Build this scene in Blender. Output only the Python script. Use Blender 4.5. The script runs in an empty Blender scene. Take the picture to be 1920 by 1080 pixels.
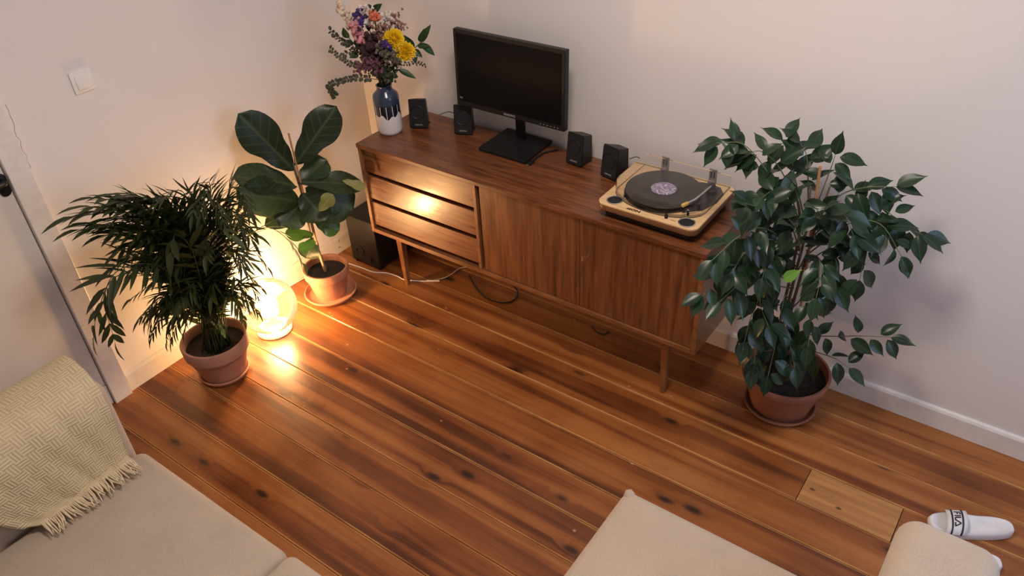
import bpy, bmesh, math, random
from mathutils import Vector, Matrix, noise
S = bpy.context.scene
COL = S.collection
V = Vector
PI = math.pi

# ------------------------------------------------------------------ camera, world, lights, exposure
CAM = V((3.109, -2.821, 2.498)); YAW, PITCH, ROLL = map(math.radians, (127.764, -36.523, -3.441)); FPX = 1500.3
fw = V((math.cos(PITCH)*math.cos(YAW), math.cos(PITCH)*math.sin(YAW), math.sin(PITCH)))
r0 = V((math.sin(YAW), -math.cos(YAW), 0)); u0 = r0.cross(fw)
rt = math.cos(ROLL)*r0 + math.sin(ROLL)*u0; up = -math.sin(ROLL)*r0 + math.cos(ROLL)*u0
cd = bpy.data.cameras.new('camera'); cam = bpy.data.objects.new('camera', cd); COL.objects.link(cam)
cd.sensor_width = 36; cd.lens = FPX*36/1920; cd.clip_start = .02
M = Matrix((rt, up, -fw)).transposed().to_4x4(); M.translation = CAM; cam.matrix_world = M
S.camera = cam
S.view_settings.view_transform = 'Standard'; S.view_settings.look = 'None'
S.view_settings.gamma = 1; S.view_settings.use_curve_mapping = False
S.view_settings.exposure = 0.0
RX, RY, RZ = 4.5, -4.5, 3.1          # room extents (x from 0, y from 0 down, height)
w = bpy.data.worlds.new('world'); S.world = w; w.use_nodes = True
w.node_tree.nodes['Background'].inputs[0].default_value = (.45, .6, 1, 1); w.node_tree.nodes['Background'].inputs[1].default_value = .6
def area(name, loc, target, sx, sy, power, col):
    l = bpy.data.lights.new(name, 'AREA'); l.shape = 'RECTANGLE'; l.size = sx; l.size_y = sy; l.energy = power; l.color = col
    o = bpy.data.objects.new(name, l); COL.objects.link(o); o.location = loc
    o.rotation_euler = (V(target)-V(loc)).to_track_quat('-Z', 'Y').to_euler(); return o
area('window_right_offscreen', (RX+.02, -.95, 1.575), (0, -1.1, 1.2), 1.1, 1.5, 17, (.55, .70, 1))      # dusk light in the window opening
area('ceiling_lamp_offscreen', (2.2, -1.5, RZ-.12), (2.2, -1.5, 0), .55, .55, 42, (1, .85, .75))      # ceiling lamp of the room

def ray(px, py): return fw + (px-960)/FPX*rt + (540-py)/FPX*up
def at(px, py, ax, v):
    d = ray(px, py); return CAM + d*((v-CAM[ax])/d[ax])
def facing(px, py, P0, d=0.0):
    """pixel direction met with the upright plane through P0 (a thing's foot), d metres nearer; kept off the walls"""
    P0 = V(P0); n = V((CAM.x-P0.x, CAM.y-P0.y, 0)).normalized(); q = P0+n*d; r = ray(px, py)
    p = CAM + r*((q-CAM).dot(n)/r.dot(n))
    if p.x < .05: p = CAM + r*((.05-CAM.x)/r.x)
    if p.y > -.05: p = CAM + r*((-.05-CAM.y)/r.y)
    return p

# ------------------------------------------------------------------ materials
MATS = {}
def nt(name, rough=.5, col=(.8, .8, .8), metal=0, spec=.5, coat=0, bump=None):
    m = bpy.data.materials.new(name); m.use_nodes = True; t = m.node_tree
    b = t.nodes['Principled BSDF']; b.inputs['Base Color'].default_value = (*col, 1); b.inputs['Roughness'].default_value = rough
    b.inputs['Metallic'].default_value = metal; b.inputs['Specular IOR Level'].default_value = spec
    if coat: b.inputs['Coat Weight'].default_value = coat; b.inputs['Coat Roughness'].default_value = .15
    MATS[name] = m; return m, t, b
def N(t, typ, **kw):
    n = t.nodes.new(typ)
    for k, v in kw.items():
        if k in n.inputs: n.inputs[k].default_value = v
        else: setattr(n, k, v)
    return n
def mapped(t, coord, scale, loc=(0, 0, 0), rot=(0, 0, 0), src=None):
    m = N(t, 'ShaderNodeMapping'); m.inputs['Scale'].default_value = scale; m.inputs['Location'].default_value = loc; m.inputs['Rotation'].default_value = rot
    if src is None:
        src = N(t, 'ShaderNodeNewGeometry').outputs['Position'] if coord == 'Position' else N(t, 'ShaderNodeTexCoord').outputs[coord]
    t.links.new(src, m.inputs['Vector']); return m.outputs[0]
def ramp(t, fac, stops):
    r = N(t, 'ShaderNodeValToRGB'); e = r.color_ramp.elements
    while len(e) < len(stops): e.new(.5)
    for k, (p, c) in enumerate(stops): e[k].position = p; e[k].color = (*c, 1)
    t.links.new(fac, r.inputs[0]); return r.outputs[0]
def mixc(t, fac, a, b, mode='MIX'):
    m = N(t, 'ShaderNodeMix', data_type='RGBA', blend_type=mode)
    for s, v in ((0, fac), (6, a), (7, b)):
        if hasattr(v, 'links') or hasattr(v, 'is_linked'): t.links.new(v, m.inputs[s])
        else: m.inputs[s].default_value = v if s == 0 else (*v, 1)
    return m.outputs[2]
def math_(t, op, a, b=0.0, c=None):
    m = N(t, 'ShaderNodeMath', operation=op)
    for s, v in ((0, a), (1, b), (2, c)):
        if v is None: continue
        if hasattr(v, 'is_linked'): t.links.new(v, m.inputs[s])
        else: m.inputs[s].default_value = v
    return m.outputs[0]
def bumpn(t, b, h, strength, dist=.01):
    n = N(t, 'ShaderNodeBump'); n.inputs['Strength'].default_value = strength; n.inputs['Distance'].default_value = dist
    t.links.new(h, n.inputs['Height']); t.links.new(n.outputs[0], b.inputs['Normal'])
def plain(name, col, rough=.5, metal=0, spec=.5, coat=0, var=.12, scale=30, bump=0):
    """a colour with a little procedural unevenness"""
    m, t, b = nt(name, rough, col, metal, spec, coat)
    nz = N(t, 'ShaderNodeTexNoise', Scale=scale, Detail=4.0); t.links.new(mapped(t, 'Object', (1, 1, 1)), nz.inputs['Vector'])
    c = ramp(t, nz.outputs[0], [(.3, [x*(1-var) for x in col]), (.7, [min(1, x*(1+var)) for x in col])])
    t.links.new(c, b.inputs['Base Color'])
    if bump: bumpn(t, b, nz.outputs[0], bump, .004)
    return m

def wall_mat(name, col):
    m, t, b = nt(name, .75, col, spec=.25)
    p = mapped(t, 'Position', (1, 1, 1))
    n1 = N(t, 'ShaderNodeTexNoise', Scale=1.3, Detail=5.0); n2 = N(t, 'ShaderNodeTexNoise', Scale=60.0, Detail=3.0)
    t.links.new(p, n1.inputs['Vector']); t.links.new(p, n2.inputs['Vector'])
    c = ramp(t, n1.outputs[0], [(.3, [x*.96 for x in col]), (.7, col)])
    t.links.new(c, b.inputs['Base Color']); bumpn(t, b, n2.outputs[0], .12, .004)
    return m
WALL = wall_mat('wall_paint', (.80, .77, .75)); WALLL = WALL
TRIM = plain('white_gloss_paint', (.80, .77, .73), .35, var=.05)
DOORP = plain('door_paint', (.77, .72, .64), .4, var=.04, scale=4)
CEIL = plain('ceiling_paint', (.85, .84, .82), .9, var=.03)

def plank_mat():
    m, t, b = nt('varnished_pine', .3)
    info = N(t, 'ShaderNodeObjectInfo').outputs['Random']
    pos = N(t, 'ShaderNodeNewGeometry').outputs['Position']
    off = N(t, 'ShaderNodeCombineXYZ'); t.links.new(math_(t, 'MULTIPLY', info, 37.0), off.inputs[0]); t.links.new(math_(t, 'MULTIPLY', info, 11.0), off.inputs[1])
    ad = N(t, 'ShaderNodeVectorMath', operation='ADD'); t.links.new(pos, ad.inputs[0]); t.links.new(off.outputs[0], ad.inputs[1]); P = ad.outputs[0]
    # knots: sparse cells, squeezed along the board
    kv = N(t, 'ShaderNodeTexVoronoi', Scale=1.0); kv.inputs['Randomness'].default_value = 1
    t.links.new(mapped(t, None, (3.0, 7.5, 1), src=P), kv.inputs['Vector'])
    kd = kv.outputs['Distance']
    sep = N(t, 'ShaderNodeSeparateColor'); t.links.new(kv.outputs['Color'], sep.inputs[0])
    pick = math_(t, 'GREATER_THAN', sep.outputs[0], .30)
    core = math_(t, 'MULTIPLY', pick, ramp(t, kd, [(.06, (1, 1, 1)), (.14, (0, 0, 0))]))
    halo = math_(t, 'MULTIPLY', pick, ramp(t, kd, [(.04, (1, 1, 1)), (.26, (0, 0, 0))]))
    # grain lines bend round the knots
    sepP = N(t, 'ShaderNodeSeparateXYZ'); t.links.new(P, sepP.inputs[0])
    com = N(t, 'ShaderNodeCombineXYZ'); t.links.new(sepP.outputs[0], com.inputs[0])
    t.links.new(math_(t, 'MULTIPLY_ADD', halo, .035, sepP.outputs[1]), com.inputs[1])
    g1 = N(t, 'ShaderNodeTexNoise', Scale=1.0, Detail=5.0, Distortion=.6); t.links.new(mapped(t, None, (.7, 22, 1), src=com.outputs[0]), g1.inputs['Vector'])
    g2 = N(t, 'ShaderNodeTexNoise', Scale=1.0, Detail=3.0, Distortion=.3); t.links.new(mapped(t, None, (.35, 11, 1), (3, 5, 0), src=com.outputs[0]), g2.inputs['Vector'])
    g3 = N(t, 'ShaderNodeTexNoise', Scale=1.0, Detail=5.0); t.links.new(mapped(t, None, (5, 160, 1), src=com.outputs[0]), g3.inputs['Vector'])
    g4 = N(t, 'ShaderNodeTexNoise', Scale=2.2, Detail=4.0); t.links.new(P, g4.inputs['Vector'])
    f = math_(t, 'ADD', math_(t, 'MULTIPLY', g1.outputs[0], .30), math_(t, 'MULTIPLY', ramp(t, g2.outputs[0], [(.36, (.40, .40, .40)), (.465, (.48, .48, .48)), (.49, (.56, .56, .56)), (.62, (.66, .66, .66))]), .70))
    f = math_(t, 'ADD', f, math_(t, 'MULTIPLY_ADD', g3.outputs[0], .14, -.07))
    f = math_(t, 'ADD', f, math_(t, 'MULTIPLY_ADD', info, .12, -.06))
    f = math_(t, 'ADD', f, math_(t, 'MULTIPLY_ADD', g4.outputs[0], .34, -.17))
    c = ramp(t, f, [(.36, (.095, .027, .008)), (.45, (.185, .054, .014)), (.54, (.275, .090, .022)), (.62, (.35, .130, .034)), (.74, (.43, .180, .052))])
    c = mixc(t, math_(t, 'MULTIPLY', halo, .55), c, (.10, .026, .010)); c = mixc(t, math_(t, 'MULTIPLY', core, .92), c, (.022, .009, .005))
    # worn pale edges along the joints
    uv = N(t, 'ShaderNodeSeparateXYZ'); t.links.new(N(t, 'ShaderNodeTexCoord').outputs['UV'], uv.inputs[0])
    e = math_(t, 'ABSOLUTE', math_(t, 'SUBTRACT', uv.outputs[1], .5))
    en = N(t, 'ShaderNodeTexNoise', Scale=1.0, Detail=4.0); t.links.new(mapped(t, None, (4, 20, 1), src=P), en.inputs['Vector'])
    edge = math_(t, 'MULTIPLY', ramp(t, e, [(.458, (0, 0, 0)), (.478, (1, 1, 1))]), ramp(t, en.outputs[0], [(.35, (.35, .35, .35)), (.6, (1, 1, 1))]))
    c = mixc(t, edge, c, (.58, .29, .095))
    # nail heads and filler flecks
    nv = N(t, 'ShaderNodeTexVoronoi', Scale=1.0); t.links.new(mapped(t, None, (6, 9, 1), (2, 4, 0), src=P), nv.inputs['Vector'])
    dots = ramp(t, nv.outputs['Distance'], [(.035, (1, 1, 1)), (.05, (0, 0, 0))])
    c = mixc(t, math_(t, 'MULTIPLY', dots, .55), c, (.62, .40, .22))
    t.links.new(c, b.inputs['Base Color'])
    t.links.new(ramp(t, g4.outputs[0], [(.3, (.24, .24, .24)), (.7, (.42, .42, .42))]), b.inputs['Roughness'])
    bumpn(t, b, g1.outputs[0], .10, .004)
    return m
PLANK = plank_mat()
def patch_plank():
    m, t, b = nt('pale_pine_patch', .34)
    g = N(t, 'ShaderNodeTexNoise', Scale=1.0, Detail=4.0, Distortion=.4); t.links.new(mapped(t, 'Position', (2, 30, 1)), g.inputs['Vector'])
    kv = N(t, 'ShaderNodeTexVoronoi', Scale=1.0); t.links.new(mapped(t, 'Position', (9, 18, 1)), kv.inputs['Vector'])
    c = ramp(t, g.outputs[0], [(.3, (.34, .145, .045)), (.7, (.50, .25, .085))])
    c = mixc(t, ramp(t, kv.outputs['Distance'], [(.06, (.85, .85, .85)), (.14, (0, 0, 0))]), c, (.06, .02, .01))
    t.links.new(c, b.inputs['Base Color']); return m
PATCH = patch_plank()
JOINT = plain('golden_joint_filler', (.30, .14, .045), .5)

def teak(name, scale, dark, mid, light, rough=.32):
    m, t, b = nt(name, rough, coat=.25)
    P = mapped(t, 'Position', scale)
    g1 = N(t, 'ShaderNodeTexNoise', Scale=1.0, Detail=7.0, Distortion=.5, Roughness=.65); t.links.new(P, g1.inputs['Vector'])
    g2 = N(t, 'ShaderNodeTexNoise', Scale=.3, Detail=3.0, Distortion=.2); t.links.new(P, g2.inputs['Vector'])
    f = math_(t, 'ADD', math_(t, 'MULTIPLY', g1.outputs[0], .72), math_(t, 'MULTIPLY', g2.outputs[0], .28))
    t.links.new(ramp(t, f, [(.34, dark), (.5, mid), (.66, light)]), b.inputs['Base Color'])
    t.links.new(ramp(t, g1.outputs[0], [(.3, (rough-.06,)*3), (.7, (rough+.12,)*3)]), b.inputs['Roughness'])
    bumpn(t, b, g1.outputs[0], .06, .003); return m
TOPW = teak('teak_top', (5, 60, 60), (.060, .018, .007), (.165, .053, .018), (.27, .100, .036), .34)
DRAW = teak('teak_drawer', (4, 60, 60), (.075, .024, .009), (.160, .056, .020), (.240, .094, .034), .30)
DOORW = teak('teak_door', (60, 60, 3.5), (.075, .024, .009), (.160, .056, .020), (.240, .094, .034), .34)
EDGEW = teak('teak_edge', (8, 50, 30), (.13, .050, .018), (.22, .088, .032), (.29, .125, .048), .34)
DARKW = plain('carcass_wood', (.14, .060, .026), .6)
BRASS = plain('aged_brass', (.62, .38, .22), .3, metal=1)
BLK = plain('black_plastic', (.009, .009, .010), .42, var=.2, spec=.35)
BLK2 = plain('black_grille_cloth', (.010, .010, .011), .8, var=.4, scale=300)
SCREEN = plain('screen_glass', (.003, .0035, .005), .4, var=.05, spec=.12)
GREYP = plain('grey_print', (.34, .34, .35), .5, var=.03)
WHITEP = plain('white_plastic', (.86, .84, .80), .35, var=.03)
BAMB = teak('bamboo_top', (6, 70, 70), (.62, .40, .19), (.72, .49, .25), (.78, .56, .31), .38)
WALN = plain('brown_wood_edge', (.17, .075, .034), .4, scale=60)
CHROME = plain('brushed_steel', (.62, .62, .62), .3, metal=1)
VINYL = plain('vinyl', (.016, .016, .018), .22, var=.1)
SOFA = None
def fabric(name, col, scale=420, var=.2, bump=.25):
    m, t, b = nt(name, .9, col, spec=.15)
    P = mapped(t, 'Object', (1, 1, 1))
    n1 = N(t, 'ShaderNodeTexNoise', Scale=scale, Detail=2.0); n2 = N(t, 'ShaderNodeTexNoise', Scale=7.0, Detail=5.0)
    t.links.new(P, n1.inputs['Vector']); t.links.new(P, n2.inputs['Vector'])
    f = math_(t, 'ADD', math_(t, 'MULTIPLY', n1.outputs[0], .7), math_(t, 'MULTIPLY', n2.outputs[0], .3))
    t.links.new(ramp(t, f, [(.3, [x*(1-var) for x in col]), (.7, [x*(1+var*.6) for x in col])]), b.inputs['Base Color'])
    b.inputs['Sheen Weight'].default_value = .25
    bumpn(t, b, n1.outputs[0], bump, .002); return m
SOFA = fabric('beige_linen', (.50, .405, .31)); SOFAD = plain('sofa_underside', (.05, .042, .036), .9)
def throw_mat():
    m, t, b = nt('basket_weave_wool', .95, spec=.1)
    uv = N(t, 'ShaderNodeTexCoord').outputs['UV']
    P = mapped(t, None, (1, 1, 1), src=uv)
    ck = N(t, 'ShaderNodeTexChecker', Scale=30.0); ck.inputs[1].default_value = (1, 1, 1, 1); ck.inputs[2].default_value = (0, 0, 0, 1); t.links.new(P, ck.inputs['Vector'])
    wx = N(t, 'ShaderNodeTexWave', Scale=31.0, Distortion=.6); wx.bands_direction = 'X'; t.links.new(P, wx.inputs['Vector'])
    wy = N(t, 'ShaderNodeTexWave', Scale=31.0, Distortion=.6); wy.bands_direction = 'Y'; t.links.new(P, wy.inputs['Vector'])
    h = mixc(t, ck.outputs['Fac'], wx.outputs['Color'], wy.outputs['Color'])
    t.links.new(ramp(t, h, [(.2, (.56, .455, .275)), (.7, (.67, .565, .37))]), b.inputs['Base Color'])
    bumpn(t, b, h, .5, .004); return m
THROW = throw_mat(); FRINGE = plain('cream_wool_fringe', (.70, .58, .40), .95)
TERRA = plain('terracotta', (.42, .185, .105), .75, var=.15, scale=14, bump=.1)
TERRAP = plain('dusty_terracotta', (.42, .21, .14), .8, var=.15, scale=10, bump=.1)
TERRAD = plain('dark_terracotta', (.27, .105, .060), .7, var=.15, scale=10, bump=.1)
SOIL = plain('potting_soil', (.018, .012, .009), .95, var=.6, scale=60, bump=.8)
def leaf_mat(name, dark, light, vein, rough=.4, nveins=0, thin=.22):
    m, t, b = nt(name, rough)
    tc = N(t, 'ShaderNodeTexCoord'); s = N(t, 'ShaderNodeSeparateXYZ'); t.links.new(tc.outputs['UV'], s.inputs[0])
    info = N(t, 'ShaderNodeObjectInfo').outputs['Random']
    n = N(t, 'ShaderNodeTexNoise', Scale=5.0, Detail=3.0); t.links.new(tc.outputs['UV'], n.inputs['Vector'])
    c = ramp(t, math_(t, 'ADD', math_(t, 'MULTIPLY', n.outputs[0], .5), math_(t, 'MULTIPLY', info, .5)), [(.25, dark), (.8, light)])
    a = math_(t, 'ABSOLUTE', math_(t, 'SUBTRACT', s.outputs[1], .5))
    v = ramp(t, a, [(.012, (1, 1, 1)), (.04, (0, 0, 0))])
    if nveins:
        q = math_(t, 'FRACT', math_(t, 'MULTIPLY', math_(t, 'SUBTRACT', s.outputs[0], math_(t, 'MULTIPLY', a, .55)), nveins))
        v2 = ramp(t, math_(t, 'ABSOLUTE', math_(t, 'SUBTRACT', q, .5)), [(.03, (.7, .7, .7)), (.09, (0, 0, 0))])
        v = math_(t, 'MAXIMUM', v, v2)
    t.links.new(mixc(t, math_(t, 'MULTIPLY', v, .7), c, vein), b.inputs['Base Color'])
    bumpn(t, b, v, -.35, .004)
    # thin leaf: some light comes through
    tr = N(t, 'ShaderNodeBsdfTranslucent'); t.links.new(mixc(t, .5, c, light), tr.inputs[0])
    mx = N(t, 'ShaderNodeMixShader'); mx.inputs[0].default_value = thin
    t.links.new(b.outputs[0], mx.inputs[1]); t.links.new(tr.outputs[0], mx.inputs[2])
    t.links.new(mx.outputs[0], t.nodes['Material Output'].inputs[0]); return m
FIGLEAF = leaf_mat('fiddle_leaf', (.012, .026, .010), (.030, .060, .020), (.075, .11, .04), .38, 7)
FIGPALE = leaf_mat('fiddle_leaf_pale', (.16, .19, .045), (.27, .28, .08), (.32, .33, .13), .45, 7)
FIGNEW = leaf_mat('fiddle_leaf_young', (.035, .10, .018), (.06, .16, .03), (.12, .22, .06), .35, 7)
FICLEAF = leaf_mat('ficus_leaf', (.010, .030, .016), (.026, .062, .030), (.05, .10, .05), .32)
FICNEW = leaf_mat('ficus_leaf_young', (.10, .26, .03), (.14, .34, .05), (.25, .45, .12), .35)
PALML = leaf_mat('palm_leaf', (.022, .034, .010), (.065, .085, .024), (.09, .11, .04), .5, 0, .3)
PALMG = leaf_mat('palm_leaf_green', (.05, .11, .02), (.10, .18, .04), (.12, .2, .06), .45)
BOUQ = leaf_mat('bouquet_leaf', (.012, .045, .014), (.03, .085, .025), (.08, .15, .05), .35)
EUCA = leaf_mat('eucalyptus_leaf', (.030, .042, .022), (.075, .085, .045), (.09, .1, .06), .6)
STEM = plain('green_stem', (.07, .09, .035), .6); BARK = plain('pale_bark', (.16, .11, .07), .8); CANE = plain('bamboo_cane', (.48, .25, .11), .6)
GREENB = plain('ficus_twig', (.13, .16, .07), .6)

# ------------------------------------------------------------------ object helpers
ROOT = {}
def thing(name, label, cat, loc=(0, 0, 0), rz=0, group=None):
    o = bpy.data.objects.new(name, None); COL.objects.link(o); o.empty_display_size = .05
    o.location = loc; o.rotation_euler = (0, 0, rz); o['label'] = label; o['category'] = cat
    if group: o['group'] = group
    ROOT[o.name] = (Matrix.Translation(V(loc)) @ Matrix.Rotation(rz, 4, 'Z')).inverted()
    return o
def tag(o, label, cat, group=None):
    o['label'] = label; o['category'] = cat
    if group: o['group'] = group
    return o
def inv_of(p):
    while p is not None and p.name not in ROOT: p = p.parent
    return ROOT[p.name] if p is not None else Matrix.Identity(4)
def obj(name, geo, mat, parent=None, world=True, smooth=True, uv=None, angle=40, slots=None, fm=None):
    """geo = (verts, faces); world=True: coordinates are world ones, turned into the thing's own"""
    vs, fs = geo
    me = bpy.data.meshes.new(name)
    if parent is not None and world: I = inv_of(parent); vs = [I @ V(v) for v in vs]
    me.from_pydata([tuple(v) for v in vs], [], fs)
    mats = slots or [mat]
    for mm in mats: me.materials.append(mm)
    if fm: me.polygons.foreach_set('material_index', fm)
    if uv:
        l = me.uv_layers.new(name='UVMap'); vi = [0]*len(me.loops); me.loops.foreach_get('vertex_index', vi)
        l.data.foreach_set('uv', [c for i in vi for c in uv[i]])
    bm = bmesh.new(); bm.from_mesh(me); bmesh.ops.recalc_face_normals(bm, faces=bm.faces[:]) if not uv else None
    bm.to_mesh(me); bm.free()
    if smooth:
        me.shade_smooth() if hasattr(me, 'shade_smooth') else None
        me.set_sharp_from_angle(angle=math.radians(angle))
    me.update()
    o = bpy.data.objects.new(name, me); COL.objects.link(o)
    if parent is not None: o.parent = parent
    return o
def structure(o): o['kind'] = 'structure'; return o
def join(*gs):
    vs, fs = [], []
    for a, b in gs:
        n = len(vs); vs += [V(v) for v in a]; fs += [tuple(i+n for i in f) for f in b]
    return vs, fs
def bx(x0, x1, y0, y1, z0, z1, bev=0, seg=2):
    vs = [V((x, y, z)) for z in (z0, z1) for y in (y0, y1) for x in (x0, x1)]
    fs = [(0, 2, 3, 1), (4, 5, 7, 6), (0, 1, 5, 4), (2, 6, 7, 3), (0, 4, 6, 2), (1, 3, 7, 5)]
    return bevel((vs, fs), bev, seg) if bev else (vs, fs)
def bevel(g, bev, seg=2, ang=25):
    bm = bmesh.new(); vv = [bm.verts.new(v) for v in g[0]]
    for f in g[1]: bm.faces.new([vv[i] for i in f])
    bmesh.ops.recalc_face_normals(bm, faces=bm.faces[:]); bm.normal_update()
    es = [e for e in bm.edges if len(e.link_faces) == 2 and e.calc_face_angle(0) > math.radians(ang)]
    bmesh.ops.bevel(bm, geom=es, offset=bev, segments=seg, affect='EDGES', profile=.5, clamp_overlap=True)
    bm.verts.index_update(); r = ([v.co.copy() for v in bm.verts], [tuple(v.index for v in f.verts) for f in bm.faces]); bm.free(); return r
def prism(poly, z0, z1, bev=0, seg=2):
    n = len(poly); vs = [V((x, y, z0)) for x, y in poly]+[V((x, y, z1)) for x, y in poly]
    fs = [tuple(range(n))[::-1], tuple(range(n, 2*n))]+[(i, (i+1) % n, n+(i+1) % n, n+i) for i in range(n)]
    return bevel((vs, fs), bev, seg, 50) if bev else (vs, fs)
def rrect(x0, x1, y0, y1, r, k=5):
    P = []
    for cx, cy, a in ((x1-r, y1-r, 0), (x0+r, y1-r, 90), (x0+r, y0+r, 180), (x1-r, y0+r, 270)):
        for i in range(k+1):
            t = math.radians(a+90*i/k); P.append((cx+r*math.cos(t), cy+r*math.sin(t)))
    return P
def lathe(prof, c, seg=32, axis='Z'):
    vs, fs = [], []; c = V(c)
    for r, z in prof:
        for i in range(seg):
            a = 2*PI*i/seg; vs.append(c+V((r*math.cos(a), r*math.sin(a), z)))
    for k in range(len(prof)-1):
        for i in range(seg):
            j = (i+1) % seg; fs.append((k*seg+i, k*seg+j, (k+1)*seg+j, (k+1)*seg+i))
    if prof[0][0] > 1e-6: fs.append(tuple(range(seg))[::-1])
    if prof[-1][0] > 1e-6: fs.append(tuple((len(prof)-1)*seg+i for i in range(seg)))
    return vs, fs
def tube(pts, rad, seg=6, caps=True):
    pts = [V(p) for p in pts]; n = len(pts); rad = rad if isinstance(rad, (list, tuple)) else [rad]*n
    vs, fs = [], []; ref = None
    for k, p in enumerate(pts):
        t = (pts[min(k+1, n-1)]-pts[max(k-1, 0)]); t = t.normalized() if t.length > 1e-9 else V((0, 0, 1))
        if ref is None: ref = t.orthogonal().normalized()
        ref = (ref-t*ref.dot(t)); ref = ref.normalized() if ref.length > 1e-6 else t.orthogonal().normalized(); b = t.cross(ref)
        for i in range(seg):
            a = 2*PI*i/seg; vs.append(p+(ref*math.cos(a)+b*math.sin(a))*rad[k])
    for k in range(n-1):
        for i in range(seg):
            j = (i+1) % seg; fs.append((k*seg+i, k*seg+j, (k+1)*seg+j, (k+1)*seg+i))
    if caps: fs += [tuple(range(seg))[::-1], tuple((n-1)*seg+i for i in range(seg))]
    return vs, fs
def spline(P, per=6):
    P = [V(p) for p in P]; out = []
    if len(P) == 2: return [P[0].lerp(P[1], i/per) for i in range(per+1)]
    Q = [2*P[0]-P[1]]+P+[2*P[-1]-P[-2]]
    for i in range(1, len(Q)-2):
        a, b, c, d = Q[i-1:i+3]
        for k in range(per):
            t = k/per; out.append(.5*((2*b)+(c-a)*t+(2*a-5*b+4*c-d)*t*t+(3*b-a-3*c+d)*t**3))
    return out+[P[-1]]
def rbox(x0, x1, y0, y1, z0, z1, r, crown=0, n=10, puff=0):
    """soft cushion block: box with round edges and a crowned top"""
    def axis(a, b):
        L = [a]+[a+r*k/4 for k in range(1, 4)]; m = [a+r+(b-a-2*r)*k/n for k in range(n+1)]
        return L+m+[b-r*k/4 for k in (3, 2, 1)]+[b]
    X, Y, Z = axis(x0, x1), axis(y0, y1), axis(z0, z1); idx = {}; vs = []; fs = []
    def vert(i, j, k):
        if (i, j, k) not in idx:
            p = V((X[i], Y[j], Z[k])); q = V((min(max(p.x, x0+r), x1-r), min(max(p.y, y0+r), y1-r), min(max(p.z, z0+r), z1-r)))
            d = p-q
            if d.length > 1e-9:
                m = max(abs(d.x), abs(d.y), abs(d.z)); d = d.normalized()*m; p = q+d
            a = 2*(p.x-x0)/(x1-x0)-1; b = 2*(p.y-y0)/(y1-y0)-1; h = (p.z-z0)/(z1-z0)
            p.z += crown*(1-a**4)*(1-b**4)*max(0, h)
            if puff: p.x += puff*a*(1-(2*h-1)**2); p.y += puff*b*(1-(2*h-1)**2)
            idx[(i, j, k)] = len(vs); vs.append(p)
        return idx[(i, j, k)]
    A, B, C = len(X)-1, len(Y)-1, len(Z)-1
    for i in range(A):
        for j in range(B):
            fs.append((vert(i, j, C), vert(i+1, j, C), vert(i+1, j+1, C), vert(i, j+1, C))); fs.append((vert(i, j, 0), vert(i, j+1, 0), vert(i+1, j+1, 0), vert(i+1, j, 0)))
    for i in range(A):
        for k in range(C):
            fs.append((vert(i, 0, k), vert(i+1, 0, k), vert(i+1, 0, k+1), vert(i, 0, k+1))); fs.append((vert(i, B, k), vert(i, B, k+1), vert(i+1, B, k+1), vert(i+1, B, k)))
    for j in range(B):
        for k in range(C):
            fs.append((vert(0, j, k), vert(0, j, k+1), vert(0, j+1, k+1), vert(0, j+1, k))); fs.append((vert(A, j, k), vert(A, j+1, k), vert(A, j+1, k+1), vert(A, j, k+1)))
    return vs, fs
def text_geo(s, size, depth=.0004, bold=0.0):
    cu = bpy.data.curves.new('lettering', 'FONT'); cu.body = s; cu.size = size; cu.extrude = depth; cu.align_x = 'CENTER'; cu.align_y = 'CENTER'; cu.offset = bold; cu.resolution_u = 3
    o = bpy.data.objects.new('lettering', cu); COL.objects.link(o)
    dg = bpy.context.evaluated_depsgraph_get(); me = o.evaluated_get(dg).to_mesh()
    g = ([v.co.copy() for v in me.vertices], [tuple(p.vertices) for p in me.polygons]); o.evaluated_get(dg).to_mesh_clear()
    bpy.data.objects.remove(o); bpy.data.curves.remove(cu); return g
def xf(g, m): return [m @ V(v) for v in g[0]], g[1]
def frame(o, x, y, z=None):
    x = V(x).normalized(); y = V(y); y = (y-x*y.dot(x)).normalized(); z = x.cross(y)
    m = Matrix((x, y, z)).transposed().to_4x4(); m.translation = V(o); return m
def leaf(base, tip, width, nrm, shape='ellipse', droop=0.0, fold=.12, wave=0.0, nu=8, nv=4, seed=0):
    """leaf blade grid with uv (u along, v across)"""
    base, tip = V(base), V(tip); L = (tip-base).length; x = (tip-base)/L
    n = V(nrm); n = (n-x*n.dot(x)); n = n.normalized() if n.length > 1e-6 else x.orthogonal().normalized(); y = n.cross(x)
    rr = random.Random(seed); ph = rr.random()*6
    vs, uv, fs = [], [], []
    for i in range(nu+1):
        u = i/nu
        if shape == 'fiddle': wdt = max(0, math.sin(PI*min(1, u**1.05))**.55)*(.48+.62*u-.14*math.exp(-((u-.42)/.12)**2)) if 0 < u < 1 else 0
        elif shape == 'lance': wdt = math.sin(PI*u**.75)**.9 if 0 < u < 1 else 0
        elif shape == 'drip': wdt = (math.sin(PI*min(1, (u/.86))**.9)**.75 if u < .84 else .17*(1-u)/.16) if 0 < u < 1 else 0
        else: wdt = math.sin(PI*u)**.7 if 0 < u < 1 else 0
        for j in range(nv+1):
            v = 2*j/nv-1; a = v*wdt*width/2
            z = -droop*L*(u*u-.25*u) + abs(v)*wdt*width*fold + wave*width*math.sin(u*9+ph+v*1.5)*abs(v)**1.5
            vs.append(base+x*(u*L)+y*a+n*z); uv.append((u, .5+v/2*(wdt if wdt > .25 else .25)))
    for i in range(nu):
        for j in range(nv):
            a = i*(nv+1)+j; fs.append((a, a+nv+1, a+nv+2, a+1))
    return vs, fs, uv
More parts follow.
